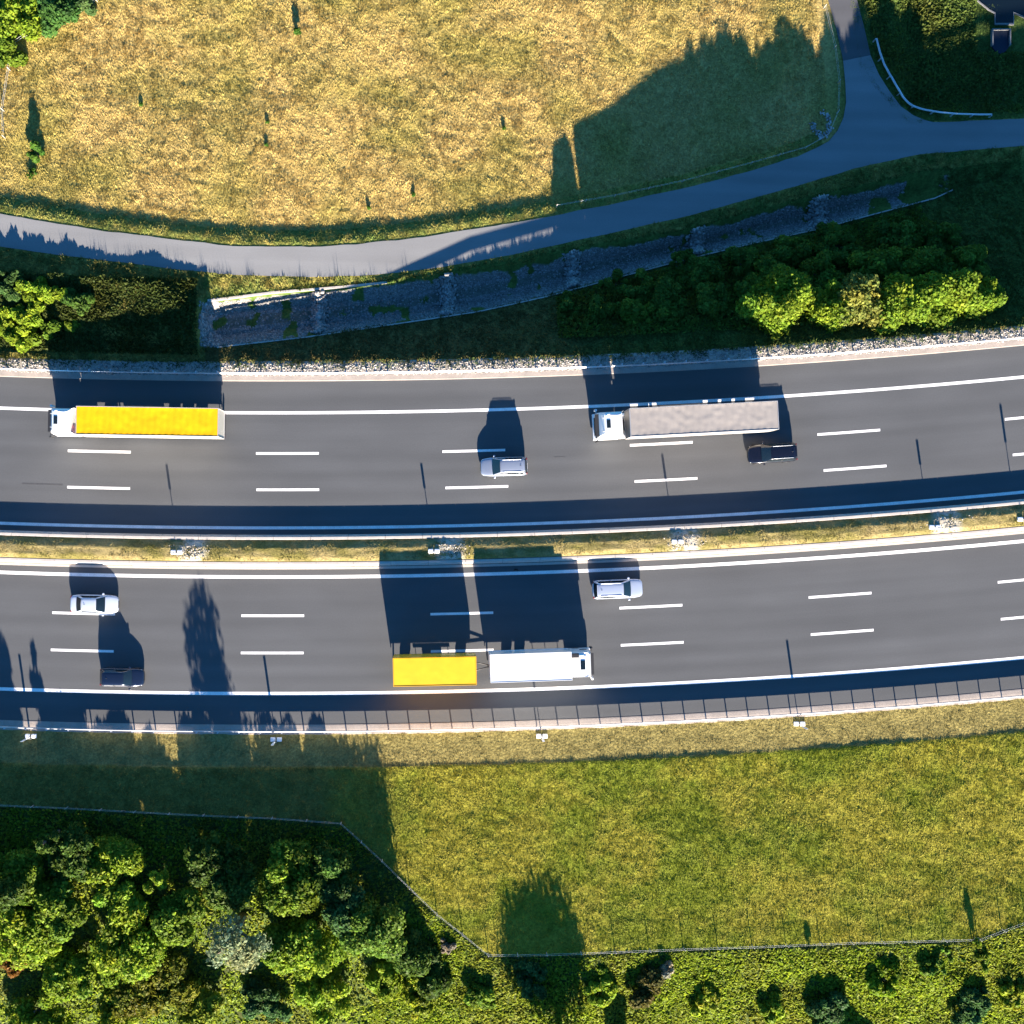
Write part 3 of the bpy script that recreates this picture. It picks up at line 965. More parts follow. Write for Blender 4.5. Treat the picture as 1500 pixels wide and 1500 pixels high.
for (u, v, h, r, col, lab) in [
    (598, 1402, 3.4, 2.3, G_DARK, "dark leafy bush in the gap between the wood's corner tree and the fence"),
    (628, 1440, 2.6, 1.8, G_DARK, "dark bush below the dry greyish shrub at the fence corner"),
    (560, 1440, 2.2, 1.9, G_LIT, "low light green shrub right of the wood's last trees"),
    (615, 1470, 1.8, 2.1, G_YEL, "low yellow green shrub near the bottom edge left of the big round shadow"),
    (655, 1385, 1.0, 1.2, (.24, .21, .16), "dry greyish shrub touching the wire fence corner"),
    (700, 1455, 1.5, 2.1, G_MID, "mid green shrub beneath the wire fence corner"),
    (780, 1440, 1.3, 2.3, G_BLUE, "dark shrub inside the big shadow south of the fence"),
    (875, 1455, 1.5, 2.3, G_LIT, "light green shrub right of the big shadow south of the fence"),
    (952, 1452, 2.0, 1.9, (.09, .085, .02), "brownish round bush south of the fence"),
    (977, 1425, 1.1, .8, (.32, .29, .20), "small pale dry bush touching the brownish bush"),
    (1215, 1480, 2.4, 2.3, G_BLUE, "dark round bush on the bottom edge left of the paired bushes"),
    (1300, 1440, 1.8, 2.1, (.15, .23, .012), "left one of two bright round bushes south of the fence"),
    (1370, 1418, 1.1, 2.2, (.11, .19, .02), "right one of two bright round bushes, touching the fence"),
    (1440, 1405, .8, 1.4, G_MID, "small bush at the fence corner near the right edge"),
    (1425, 1475, 2.0, 2.3, G_BLUE, "dark bush on the bottom edge below the fence corner"),
    (1485, 1450, 1.5, 2.0, G_YEL, "yellow green bush in the bottom right corner"),
    (1130, 1480, 1.5, 1.8, G_LIT, "low light green bush on the bottom edge left of the dark round bush"),
    (1030, 1470, 1.4, 2.0, G_YEL, "low yellow green bush on the bottom edge right of the brownish bush"),
]:
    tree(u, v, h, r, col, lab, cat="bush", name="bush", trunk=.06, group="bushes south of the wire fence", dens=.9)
tree(838, 1612, 10.4, 3.8, G_DARK, "tree below the frame that throws the big rounded shadow on the meadow", group="trees beyond the frame")
tree(925, 1600, 6.8, 1.3, G_DARK, "slim tree below the frame beside the big shadow", group="trees beyond the frame")
tree(1270, 1600, 5.6, 2.0, G_DARK, "tree below the frame that shades the bottom edge", group="trees beyond the frame")
tree(1190, 1400, 1.25, .35, G_LIT, "slim weed on the fence line casting a short shadow, left one", cat="tall weed", name="tall_weed", trunk=.05, group="tall weeds at the fence", leaf=.12)
tree(1433, 1384, 1.7, .42, G_LIT, "slim weed at the fence corner casting a short shadow, right one", cat="tall weed", name="tall_weed", trunk=.05, group="tall weeds at the fence", leaf=.12)

H_A = (.155, .24, .02); H_B = (.185, .265, .022)
# shrubs and hedge north of the motorway
for (u, v, h, r, col, lab) in [
    (15, 470, 1.9, 2.6, G_LIT, "bright green bush at the left edge just above the westbound lanes"),
    (45, 432, 1.8, 2.6, G_LIT, "big bright green bush below the service road at the left edge"),
    (8, 408, 1.5, 1.9, (.06, .12, .03), "dark green bush touching the service road at the left edge"),
    (108, 442, 1.7, 1.6, (.06, .12, .02), "pointed green bush reaching into the lorry's shadow"),
    (80, 475, 1.6, 1.6, G_MID, "low green bush between the big bright bush and the shadow"),
]:
    tree(u, v, h, r, col, lab, cat="bush", name="bush", trunk=.06, group="bushes at the left edge by the service road")
k = 0
for (u, v, h, r, col, lab) in [
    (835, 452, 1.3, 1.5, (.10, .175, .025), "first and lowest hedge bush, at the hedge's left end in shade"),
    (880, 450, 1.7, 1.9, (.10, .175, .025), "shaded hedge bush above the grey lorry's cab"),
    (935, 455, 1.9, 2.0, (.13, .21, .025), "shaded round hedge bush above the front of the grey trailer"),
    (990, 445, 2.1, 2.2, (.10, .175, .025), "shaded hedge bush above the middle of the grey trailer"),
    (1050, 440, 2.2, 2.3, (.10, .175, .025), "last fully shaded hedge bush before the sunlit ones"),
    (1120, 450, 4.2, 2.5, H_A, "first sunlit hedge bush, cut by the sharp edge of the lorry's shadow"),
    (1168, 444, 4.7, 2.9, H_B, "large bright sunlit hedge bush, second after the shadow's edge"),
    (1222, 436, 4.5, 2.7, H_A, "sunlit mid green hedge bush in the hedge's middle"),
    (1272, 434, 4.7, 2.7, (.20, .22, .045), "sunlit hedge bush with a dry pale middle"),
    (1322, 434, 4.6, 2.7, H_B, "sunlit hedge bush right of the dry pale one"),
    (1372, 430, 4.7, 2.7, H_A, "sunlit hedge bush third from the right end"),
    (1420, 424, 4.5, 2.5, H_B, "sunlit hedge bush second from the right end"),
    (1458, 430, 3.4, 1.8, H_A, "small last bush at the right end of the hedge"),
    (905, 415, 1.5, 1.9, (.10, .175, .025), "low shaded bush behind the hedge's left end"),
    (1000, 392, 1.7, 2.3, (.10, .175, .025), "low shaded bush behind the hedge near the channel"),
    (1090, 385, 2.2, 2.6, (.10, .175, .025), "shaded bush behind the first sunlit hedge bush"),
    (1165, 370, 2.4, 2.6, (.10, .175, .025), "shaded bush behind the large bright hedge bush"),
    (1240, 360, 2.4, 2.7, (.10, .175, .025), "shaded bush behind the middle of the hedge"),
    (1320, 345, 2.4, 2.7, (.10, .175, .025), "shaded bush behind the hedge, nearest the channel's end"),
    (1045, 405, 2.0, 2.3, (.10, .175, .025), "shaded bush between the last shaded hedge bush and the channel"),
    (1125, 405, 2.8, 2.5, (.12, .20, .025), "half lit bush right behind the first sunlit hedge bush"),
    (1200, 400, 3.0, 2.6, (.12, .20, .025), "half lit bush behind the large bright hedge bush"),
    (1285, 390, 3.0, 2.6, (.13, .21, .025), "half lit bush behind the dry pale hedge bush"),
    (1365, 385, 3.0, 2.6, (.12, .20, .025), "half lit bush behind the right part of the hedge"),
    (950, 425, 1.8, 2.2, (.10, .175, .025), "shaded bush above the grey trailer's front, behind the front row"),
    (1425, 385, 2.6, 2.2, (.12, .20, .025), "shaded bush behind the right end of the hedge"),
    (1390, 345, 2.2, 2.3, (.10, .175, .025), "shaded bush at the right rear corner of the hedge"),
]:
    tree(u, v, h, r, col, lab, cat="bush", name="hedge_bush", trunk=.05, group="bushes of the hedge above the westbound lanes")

# far corner top left and the meadow's saplings
for (u, v, h, r, col, lab) in [
    (20, 20, 3.2, 2.6, G_LIT, "bright bushy tree in the top left corner"),
    (75, 2, 3.0, 2.0, (.06, .14, .03), "green bush on the top edge next to the corner tree"),
    (115, -12, 2.4, 1.5, (.08, .14, .04), "bush peeking in at the top edge near the left corner"),
    (3, 70, 2.0, 1.4, G_MID, "low bush on the left edge under the corner tree"),
]:
    tree(u, v, h, r, col, lab, cat="bush", name="bush", trunk=.08, group="bushes in the top left corner")
for (u, v, h, r, lab) in [
    (49, 222, 1.6, .95, "largest sapling in the straw meadow, green, near its left edge with a broad shadow"),
    (435, 44, 1.05, .38, "sapling in the straw meadow near the top edge with a straight shadow"),
    (540, 303, .45, .2, "small sapling in the lower middle of the straw meadow, left one of a pair"),
    (606, 284, .42, .2, "small sapling in the lower middle of the straw meadow, right one of a pair"),
    (738, 187, .4, .16, "small sapling in the straw meadow left of the slit in the lorry's shadow"),
    (206, 152, .35, .16, "small sapling in the upper left of the straw meadow"),
    (391, 178, .36, .15, "small sapling in the straw meadow below the one at the top edge"),
    (390, 212, .3, .15, "tiny sapling directly below another in the straw meadow's middle"),
    (45, 255, .5, .7, "low green weed patch below the largest sapling"),
]:
    tree(u, v, h, r, (.07, .15, .02), lab, cat="sapling", name="sapling", trunk=.04, group="saplings in the straw meadow", leaf=.11, dens=1.3)

# ------------------------------------------------------------------ grass


def tufts(name, mask, box, density, base_fn, length, lean, label, width=.045, per=3, var=.2, swirl=.5, lift=0.0, m=None, zf=None):
    (u0, u1), (v0, v1) = box
    area = (u1 - u0) * (v1 - v0) / S / S
    n = int(area * density)
    u = rng.uniform(u0, u1, n); v = rng.uniform(v0, v1, n)
    k = mask(u, v); u, v = u[k], v[k]; n = len(u)
    X, Y = toX(u), toY(v); Z = (zf(X, Y, u, v) if zf else H(X, Y)) + lift
    ang = (fbm(X * swirl, Y * swirl, 41, 2) - .5) * 14
    cl = fbm(X * 1.6, Y * 1.6, 47, 3)
    L = length * (.5 + 1.0 * cl)
    col0 = base_fn(X, Y) * np.exp(rng.normal(0, var, n))[:, None]
    Vs = []; Cs = []
    for j in range(per):
        a = ang + rng.normal(0, .75, n); le = lean * rng.uniform(.5, 1.4, n)
        l = L * rng.uniform(.6, 1.3, n)
        dx, dy = np.cos(a) * l * le, np.sin(a) * l * le; dz = l * np.sqrt(np.clip(1 - le ** 2, .1, 1)) * .8
        wx, wy = -np.sin(a) * width, np.cos(a) * width
        ox, oy = rng.normal(0, .05, n), rng.normal(0, .05, n)
        B = np.stack([X + ox, Y + oy, Z - .02], 1)
        Vs.append(np.stack([B - np.stack([wx, wy, 0 * wx], 1), B + np.stack([wx, wy, 0 * wx], 1), B + np.stack([dx, dy, dz], 1)], 1))
        cj = col0 * np.exp(rng.normal(0, .15, n))[:, None]
        Cs.append(np.stack([cj, cj, cj], 1))
    V = np.concatenate(Vs, 0).reshape(-1, 3); Cc = np.concatenate(Cs, 0).reshape(-1, 3)
    F = np.arange(len(V)).reshape(-1, 3)
    o = mk(name, V, F, m or mat("grass_blade", attr="col", rough=.7, spec=.15, transl=.3), col=np.clip(Cc, 0, .85))
    tag(o, label, "grass", kind="stuff")


def m_upper(u, v):
    rn = np.interp(u, *RN)
    return (v < rn - 2) & ~((np.abs(u - 1275 - (v - 80) * .13) < 27) | ((v > 60) & (u > 1245) & (u < 1420) & (v > 70 + (u - 1310) * 1.1)))


def b_upper(X, Y):
    c = ground_col(X, Y); return c * 1.25


tufts("meadow_grass", m_upper, ((-40, 1560), (-60, 370)), 62, b_upper, .22, .8, "dry straw coloured grass lying in swirls over the upper meadow", width=.036)


def m_low(u, v):
    c = v + g(u); return (c > 1126) & (v < fence_v(u) + 25)


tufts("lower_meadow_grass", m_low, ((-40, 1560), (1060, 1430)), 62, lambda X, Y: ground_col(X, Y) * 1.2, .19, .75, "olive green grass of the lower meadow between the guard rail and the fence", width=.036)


def m_ver(u, v):
    c = v + g(u); return (c > 1076) & (c < 1127)


tufts("verge_grass", m_ver, ((-40, 1560), (1015, 1135)), 50, lambda X, Y: ground_col(X, Y) * 1.15, .13, .7, "short mown grass on the verge below the lower guard rail", width=.03)


def m_slope(u, v):
    c = v + g(u); rs = np.interp(u, *RS); cn = np.interp(u, *CN); cs = np.interp(u, *CS)
    return ((v > rs + 2) & ((v < cn - 2) | (u < 288) | (u > 1425)) & (c < 533)) | ((v > cs + 2) & (c < 533))


tufts("bank_grass", m_slope, ((-40, 1560), (160, 540)), 42, lambda X, Y: ground_col(X, Y) * 1.2, .34, .6, "rough grass on the banks between the service road and the motorway", width=.05)


tufts("roadside_weeds", lambda u, v: (v > np.interp(u, *RS) + 3) & (v < np.interp(u, *RS) + 16) & (fbm(u * .06, v * .02, 73, 2) > .4), ((-40, 800), (340, 425)), 14, lambda X, Y: np.tile(np.array([[.22, .20, .05]]), (len(X), 1)), .8, .25, "tall thin weeds along the lower side of the service road", width=.018)


def z_med(X, Y, u, v):
    return np.interp(v + g(u), [791, 795, 803, 816, 822], [0.72, 0.8, 1.0, .97, .84])


def c_med(X, Y):
    n = fbm(X * .5, Y * 1.2, 61, 3); return mixc(np.array([.32, .25, .105]), np.array([.18, .165, .045]), np.clip(n * 2 - .5, 0, 1))


tufts("median_grass", lambda u, v: (v + g(u) > 794) & (v + g(u) < 820), ((-40, 1560), (740, 822)), 60, c_med, .12, .7, "thin yellowed grass on top of the median", width=.03, zf=z_med)
tufts("riprap_weeds", lambda u, v: (v + g(u) > 528) & (v + g(u) < 541) & (fbm(u * .12, v * .12, 71, 2) > .42), ((-40, 1560), (480, 545)), 30, lambda X, Y: np.tile(np.array([[.07, .10, .03]]), (len(X), 1)), .3, .5, "scattered weeds growing through the pale verge stones", width=.05, zf=lambda X, Y, u, v: np.zeros_like(X))

# ground cover under and beside the trees


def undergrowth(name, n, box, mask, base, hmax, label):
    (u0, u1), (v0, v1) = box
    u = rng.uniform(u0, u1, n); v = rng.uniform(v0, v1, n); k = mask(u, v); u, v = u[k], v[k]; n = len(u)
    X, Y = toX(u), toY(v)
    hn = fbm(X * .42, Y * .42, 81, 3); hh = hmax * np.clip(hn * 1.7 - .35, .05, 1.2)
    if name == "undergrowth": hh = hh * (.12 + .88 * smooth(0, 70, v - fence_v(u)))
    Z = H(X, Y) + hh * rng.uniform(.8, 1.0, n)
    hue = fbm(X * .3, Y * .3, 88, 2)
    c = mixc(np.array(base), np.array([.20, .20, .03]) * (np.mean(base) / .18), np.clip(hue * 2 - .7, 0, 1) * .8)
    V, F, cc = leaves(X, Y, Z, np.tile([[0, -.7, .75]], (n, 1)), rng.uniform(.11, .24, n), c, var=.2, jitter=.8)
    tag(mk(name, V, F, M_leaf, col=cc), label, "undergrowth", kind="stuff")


undergrowth("undergrowth", 130000, ((-40, 1560), (1180, 1530)), lambda u, v: (v > fence_v(u) - 1 + 7 * lattice(u * .05, v * .05, 5)) & ((u + .35 * (v - 1400) > 575) | (v < 1255) | (rng.random(len(u)) < .45)), (.22, .29, .022), .5, "leafy undergrowth covering the ground south of the wire fence")
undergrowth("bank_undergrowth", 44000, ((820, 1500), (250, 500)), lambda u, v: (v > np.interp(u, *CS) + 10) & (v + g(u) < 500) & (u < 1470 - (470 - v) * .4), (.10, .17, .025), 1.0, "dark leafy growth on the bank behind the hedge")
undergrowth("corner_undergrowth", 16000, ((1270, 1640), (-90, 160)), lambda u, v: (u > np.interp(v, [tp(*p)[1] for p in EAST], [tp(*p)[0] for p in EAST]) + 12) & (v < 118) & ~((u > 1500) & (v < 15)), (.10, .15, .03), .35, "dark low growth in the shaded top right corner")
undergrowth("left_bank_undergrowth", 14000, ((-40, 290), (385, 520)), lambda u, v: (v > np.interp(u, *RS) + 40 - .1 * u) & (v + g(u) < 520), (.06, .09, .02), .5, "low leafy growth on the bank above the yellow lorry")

# ------------------------------------------------------------------ vehicles
M_glass = mat("vehicle_glass", (.008, .014, .018), rough=.06, spec=.6, coat=.4)
M_tyre = mat("tyre_rubber", (.018, .018, .018), rough=.85)
M_rim = mat("alloy_rim", (.5, .5, .52), rough=.3, metal=.8)
M_black = mat("black_plastic", (.02, .02, .022), rough=.5)
M_lamp = mat("headlamp_lens", (.75, .78, .8), rough=.08, coat=.5)
M_tail = mat("tail_lamp_lens", (.16, .01, .01), rough=.25, coat=.5)
M_chassis = mat("chassis_paint", (.03, .03, .034), rough=.6)


def wheel(parent, x, y, r, wd, side):
    m = MB(); prof = [(0.0, r * .62), (.02, r * .93), (.05, r), (wd - .05, r), (wd - .02, r * .93), (wd, r * .62)]
    rings = []
    for a, rr in prof:
        rings.append([(x + rr * math.cos(t), y + side * a, r + rr * math.sin(t)) for t in np.linspace(0, 2 * math.pi, 20, endpoint=False)])
    m.loft(rings, True)
    w_ = m.build("wheel", M_tyre, parent, False)
    q = MB(); rings = []
    for a, rr in ((wd - .03, r * .62), (wd + .004, r * .6), (wd - .02, r * .42), (wd + .0, r * .16)):
        rings.append([(x + rr * math.cos(t), y + side * a, r + rr * math.sin(t)) for t in np.linspace(0, 2 * math.pi, 16, endpoint=False)])
    q.loft(rings, True).build("rim", M_rim, w_, False)


def subsurf(o, lv=2):
    s = o.modifiers.new("smooth", 'SUBSURF'); s.levels = lv; s.render_levels = lv
    o.data.polygons.foreach_set("use_smooth", np.ones(len(o.data.polygons), bool))


def car(u, v, flip, L, Wd, Hh, style, paint, label, name="car"):
    """style: saloon / estate / suv / hatch. +x is forward"""
    slope = -(u - 400) * 2 / 23000.0
    rz = -math.atan(slope) + (math.pi if flip else 0)
    root = empty(name, (float(toX(u)), float(toY(v)), 0.005), rz)
    hw = Wd / 2; gc = .19 if style != 'suv' else .24
    belt = Hh * .63 if style != 'suv' else Hh * .60
    hood0 = belt * .72; hood1 = belt * .97
    xf = L / 2; xr = -L / 2
    xw0 = L * .235; xw1 = L * .085                     # windscreen foot, head
    if style == 'saloon': xr1, xr0, deck = -L * .22, -L * .345, belt * 1.0
    elif style == 'hatch': xr1, xr0, deck = -L * .36, -L * .455, belt * .98
    else: xr1, xr0, deck = -L * .40, -L * .468, belt * .98
    st = [(xf, .50, .48, gc + .12, hood0 * .72), (xf - .06, .74, .5, gc + .02, hood0 * .9), (xf - .26, .90, .5, gc, hood0), (xf - .72, .985, .5, gc, hood0 + (hood1 - hood0) * .6),
          (xw0 + .1, 1.0, .5, gc, hood1), (xw1, 1.0, .5, gc, belt), (0, 1.0, .5, gc, belt), (-L * .2, 1.0, .5, gc, belt), (xr1 * .99 - .02, .995, .5, gc, belt * 1.01),
          (max(xr0, xr + .3), .975, .5, gc, deck), (xr + .18, .91, .5, gc + .02, deck * .97), (xr + .05, .78, .5, gc + .06, deck * .9), (xr, .60, .5, gc + .14, deck * .78)]
    rings = []
    for x, wf, _, zb, zt in st:
        a = hw * wf
        half = [(0, zb), (a * .7, zb), (a * .93, zb + .05), (a * .99, zb + (zt - zb) * .35), (a * 1.0, zb + (zt - zb) * .6), (a * .965, zb + (zt - zb) * .86), (a * .86, zt - .01), (a * .5, zt + .025), (0, zt + .035)]
        ring = [(x, y, z) for y, z in half] + [(x, -y, z) for y, z in half[-2:0:-1]]
        rings.append(ring)
    body = MB().loft(rings).build("body", paint, root, True); subsurf(body, 2)
    # greenhouse shell
    yb = hw * .88; yt = hw * .66; zt = Hh - .03; zb = belt - .04
    nst = []
    for x, top in ((xw0, 0), (xw0 * .8 + xw1 * .2, .22), (xw0 * .4 + xw1 * .6, .66), (xw1 + .03, .985), (xw1 - .2, 1.0), ((xw1 + xr1) / 2, 1.015), (xr1 + .2, 1.0), (xr1, .98), (xr1 * .55 + xr0 * .45, .6), (xr0, 0)):
        z = zb + (zt - zb) * top + (.03 if top == 0 else 0); yy = yb + (yt - yb) * min(top, 1)
        half = [(0, zb - .02), (yb, zb - .02), ((yb + yy) / 2 + .015, (zb + z) / 2), (yy + .01, z - .03 * min(1, top * 2)), (yy * .9, z), (yy * .5, z + .022), (0, z + .028)]
        nst.append([(x, y, zz) for y, zz in half] + [(x, -y, zz) for y, zz in half[-2:0:-1]])
    cabin = MB().loft(nst).build("cabin", paint, root, True)
    # windows, slightly proud of the shell
    m = MB(); m.add(*bilin([(xw0 + .03, -yb * .93, zb + .055), (xw0 + .03, yb * .93, zb + .055), (xw1 + .01, yt * .95, zt + .005), (xw1 + .01, -yt * .95, zt + .005)], bow=.05, off=.02))
    m.build("windscreen", M_glass, root, True)
    m = MB(); m.add(*bilin([(xr0 - .02, yb * .88, zb + .05), (xr0 - .02, -yb * .88, zb + .05), (xr1 + .0, -yt * .9, zt - .0), (xr1 + .0, yt * .9, zt - .0)], bow=.045, off=.018))
    m.build("rear_window", M_glass, root, True)
    for sd in (1, -1):
        c = [(xw0 - .16, sd * (yb + .012), zb + .06), (xr0 + .15, sd * (yb + .012), zb + .06), (xr1 + .06, sd * (yt + .028), zt - .07), (xw1 - .04, sd * (yt + .028), zt - .07)]
        if sd < 0: c = [c[1], c[0], c[3], c[2]]
        for lo_, hi_ in (((.04, .50), (.04, .54)) if sd > 0 else ((.50, .04), (.54, .04)),):
            pass
        V, F = bilin(c, 10, 4, bow=.0, off=.012, inset=(.03, .03, .05, .04))
        wd = MB().add(V, F).build("side_window", M_glass, root, True)
        # door pillar over the glass
        V, F = bilin(c, 1, 3, off=.02, inset=(.50, .465, .03, .03)) if sd > 0 else bilin(c, 1, 3, off=.02, inset=(.465, .50, .03, .03))
        MB().add(V, F).build("door_pillar", M_black, root)
        MB().box(xw0 - .22, xw0 - .03, sd * (hw + .10) - .085, sd * (hw + .10) + .085, belt + .0, belt + .13, .03).build("mirror", paint, root, True)
        MB().box(xf - .42, xf - .20, sd * hw * .70 - .13, sd * hw * .70 + .13, hood0 * .68, hood0 * .91, .045).build("headlight", M_lamp, root, True)
        MB().box(xr + .03, xr + .20, sd * hw * .74 - .12, sd * hw * .74 + .10, deck * .68, deck * .90, .03).build("tail_light", M_tail, root, True)
        if style in ('estate', 'suv'):
            MB().tube([(xw1 - .15, sd * (yt - .03), zt + .01), (xw1 - .25, sd * (yt - .03), zt + .035), (xr1 + .3, sd * (yt - .03), zt + .035), (xr1 + .2, sd * (yt - .03), zt + .01)], .02, 6).build("roof_rail", M_galv, root, True)
    rw = .34 if style == 'suv' else .31
    for x in (L * .315, -L * .285):
        for sd in (1, -1):
            wheel(root, x, sd * (hw - .21), rw, .215, sd)
            # dark arch lip
            arc = [(x + (rw + .05) * math.cos(t), sd * (hw + .004), rw + (rw + .05) * math.sin(t)) for t in np.linspace(0, math.pi, 9)]
            MB().tube(arc, .022, 5).build("wheel_arch", M_black, root, True)
    MB().box(xf - .045, xf + .012, -.33, .33, gc + .16, gc + .34, .012).build("grille", M_black, root)
    MB().box(xr - .012, xr + .02, -.26, .26, gc + .28, gc + .39).build("number_plate", M_white, root)
    if style in ('estate', 'suv', 'hatch'):
        MB().box(xr1 - .14, xr1 + .05, -yt * .85, yt * .85, zt - .02, zt + .022, .01).build("roof_spoiler", paint, root, True)
    MB().tube([(xr1 + .35, 0, zt + .02), (xr1 + .22, 0, zt + .09)], .018, 6).build("aerial", M_black, root)
    tag(root, label, "car")
    return root


P_silver = mat("silver_sky_tint_paint", (.30, .34, .42), rough=.3, metal=.45, coat=.8)  # silver with the sky's blue reflection mixed into the base colour
P_white = mat("white_sky_tint_paint", (.42, .47, .56), rough=.35, coat=.9)  # white car, lowered and blued in the base colour to imitate reflected sky
P_white2 = mat("estate_sky_tint_paint", (.38, .43, .54), rough=.3, metal=.25, coat=.9)  # white estate, reflected sky blue put into its base colour
P_navy = mat("dark_blue_paint", (.008, .014, .035), rough=.25, metal=.3, coat=1)
P_black = mat("black_paint", (.006, .006, .012), rough=.22, metal=.2, coat=1)
car(737.5, 684, True, 4.45, 1.82, 1.68, 'suv', P_silver, "silver estate style car in the middle westbound lane between the two long lorries")
car(1128, 664.5, True, 4.65, 1.84, 1.68, 'suv', P_black, "black car beside the rear end of the grey lorry trailer")
car(141.5, 884, False, 4.5, 1.80, 1.45, 'saloon', P_white, "white saloon on the eastbound side, above left of the dark blue car")
car(182, 990.5, False, 4.15, 1.80, 1.62, 'hatch', P_navy, "dark blue hatchback next to the lower white line, below the white saloon")
car(903, 862, False, 4.8, 1.83, 1.46, 'estate', P_white2, "white estate car in the fast eastbound lane beside the median barrier")


def cab(root, x0, x1, wd, zt, paint, m_roof=None, hatch=(.35, .75), defl=True, sleeper=True):
    """truck cab occupying x0..x1 (x1 = front)"""
    hw = wd / 2
    rings = []
    L = x1 - x0
    prof = [(x1 - .03, .55, .90, .9, 1.3), (x1, .40, .95, .94, 1.75), (x1 - .02, .4, .97, .96, 2.0)]
    # stack horizontal sections from the sill to the roof
    secs = [(.42, 0, 0, 0.0), (.62, 0, 0, .01), (1.35, 0, 0, 0.0), (1.62, .02, 0, .0), (2.35, .10, .0, .03), (2.95, .22, .0, .07), (3.28, .42, .02, .13), (zt - .12, .72, .05, .20), (zt, .98, .16, .34)]
    for z, fr, bk, sd in secs:
        a0, a1 = x0 + bk, x1 - fr * .75; h = hw - sd; r = .20
        ring = []
        for cx_, cy_, st in ((a1 - r, h - r, 0), (a0 + .06, h - .06, 1), (a0 + .06, -h + .06, 2), (a1 - r, -h + r, 3)):
            rr = r if st in (0, 3) else .06
            for k in range(5):
                th = math.pi / 2 * (st + k / 4)
                ring.append((cx_ + rr * math.cos(th), cy_ + rr * math.sin(th), z))
        rings.append(ring)
    cb_ = MB().loft(rings).build("cab", paint, root, False)
    bv = cb_.modifiers.new("bevel", 'BEVEL'); bv.width = .04; bv.segments = 2; bv.limit_method = 'ANGLE'
    # windscreen
    m = MB(); m.add(*bilin([(x1 + .0 - .01, -hw + .14, 1.66), (x1 - .01, hw - .14, 1.66), (x1 - .155, hw - .22, 2.86), (x1 - .155, -hw + .22, 2.86)], bow=.03, off=.012))
    m.build("windscreen", M_glass, root, True)
    MB().box(x1 - .22, x1 + .12, -hw + .22, hw - .22, 2.86, 2.90, .012).build("sun_visor", M_black, root)
    MB().box(x1 - .02, x1 + .025, -.85, .85, .95, 1.5, .02).build("grille", M_black, root)
    MB().box(x1 - .25, x1 + .10, -hw, hw, .34, .78, .06).build("bumper", paint, root)
    for sd in (1, -1):
        MB().box(x1 + .02, x1 + .115, sd * .95 - .17, sd * .95 + .17, .52, .70, .03).build("headlight", M_lamp, root)
        c = [(x1 - .35, sd * (hw + .0), 1.65), (x0 + L * .48, sd * hw, 1.65), (x0 + L * .48, sd * (hw - .06), 2.6), (x1 - .48, sd * (hw - .06), 2.6)]
        if sd < 0: c = [c[1], c[0], c[3], c[2]]
        MB().add(*bilin(c, off=.006)).build("side_window", M_glass, root)
        mr = MB().box(x1 - .10, x1 + .10, sd * (hw + .20) - .09, sd * (hw + .20) + .09, 1.75, 2.55, .03)
        mr.box(x1 - .03, x1 + .03, sd * (hw + .06) - .12, sd * (hw + .06) + .12, 2.42, 2.46)
        mr.build("mirror", M_black if sd > 0 else paint, root)
        if defl:
            V = [(x0 + .05, sd * (hw - .02), .9), (x0 - .16, sd * (hw - .0), .9), (x0 - .16, sd * (hw - .05), 3.3), (x0 + .05, sd * (hw - .18), zt - .25)]
            V2 = [(a, b - sd * .03, c) for a, b, c in V]
            MB().add(V + V2, [(0, 1, 2, 3), (7, 6, 5, 4), (0, 4, 5, 1), (1, 5, 6, 2), (2, 6, 7, 3), (3, 7, 4, 0)]).build("side_deflector", paint, root)
    hx = x1 - .75 - hatch[0]
    MB().box(hx, hx + hatch[0] + .02, -hatch[1] / 2, hatch[1] / 2, zt - .05, zt + .045, .02).build("roof_hatch", M_glass, root)
    for sd in (1, -1):
        MB().tube([(x1 - .95, sd * .62, zt - .1), (x1 - .35, sd * .62, zt - .2)], .05, 8).build("air_horn", M_galv, root, True)
    if zt > 3.4 and defl:
        V = [(x0 + 1.25, -hw + .42, zt - .005), (x0 + 1.25, hw - .42, zt - .005), (x0 + .2, hw - .38, zt - .005), (x0 + .2, -hw + .38, zt - .005),
             (x0 + .55, -hw + .5, zt + .16), (x0 + .55, hw - .5, zt + .16), (x0 + .2, hw - .44, zt + .22), (x0 + .2, -hw + .44, zt + .22)]
        MB().add(V, [(0, 1, 5, 4), (4, 5, 6, 7), (0, 4, 7, 3), (1, 2, 6, 5), (3, 7, 6, 2)]).build("roof_deflector", paint, root)


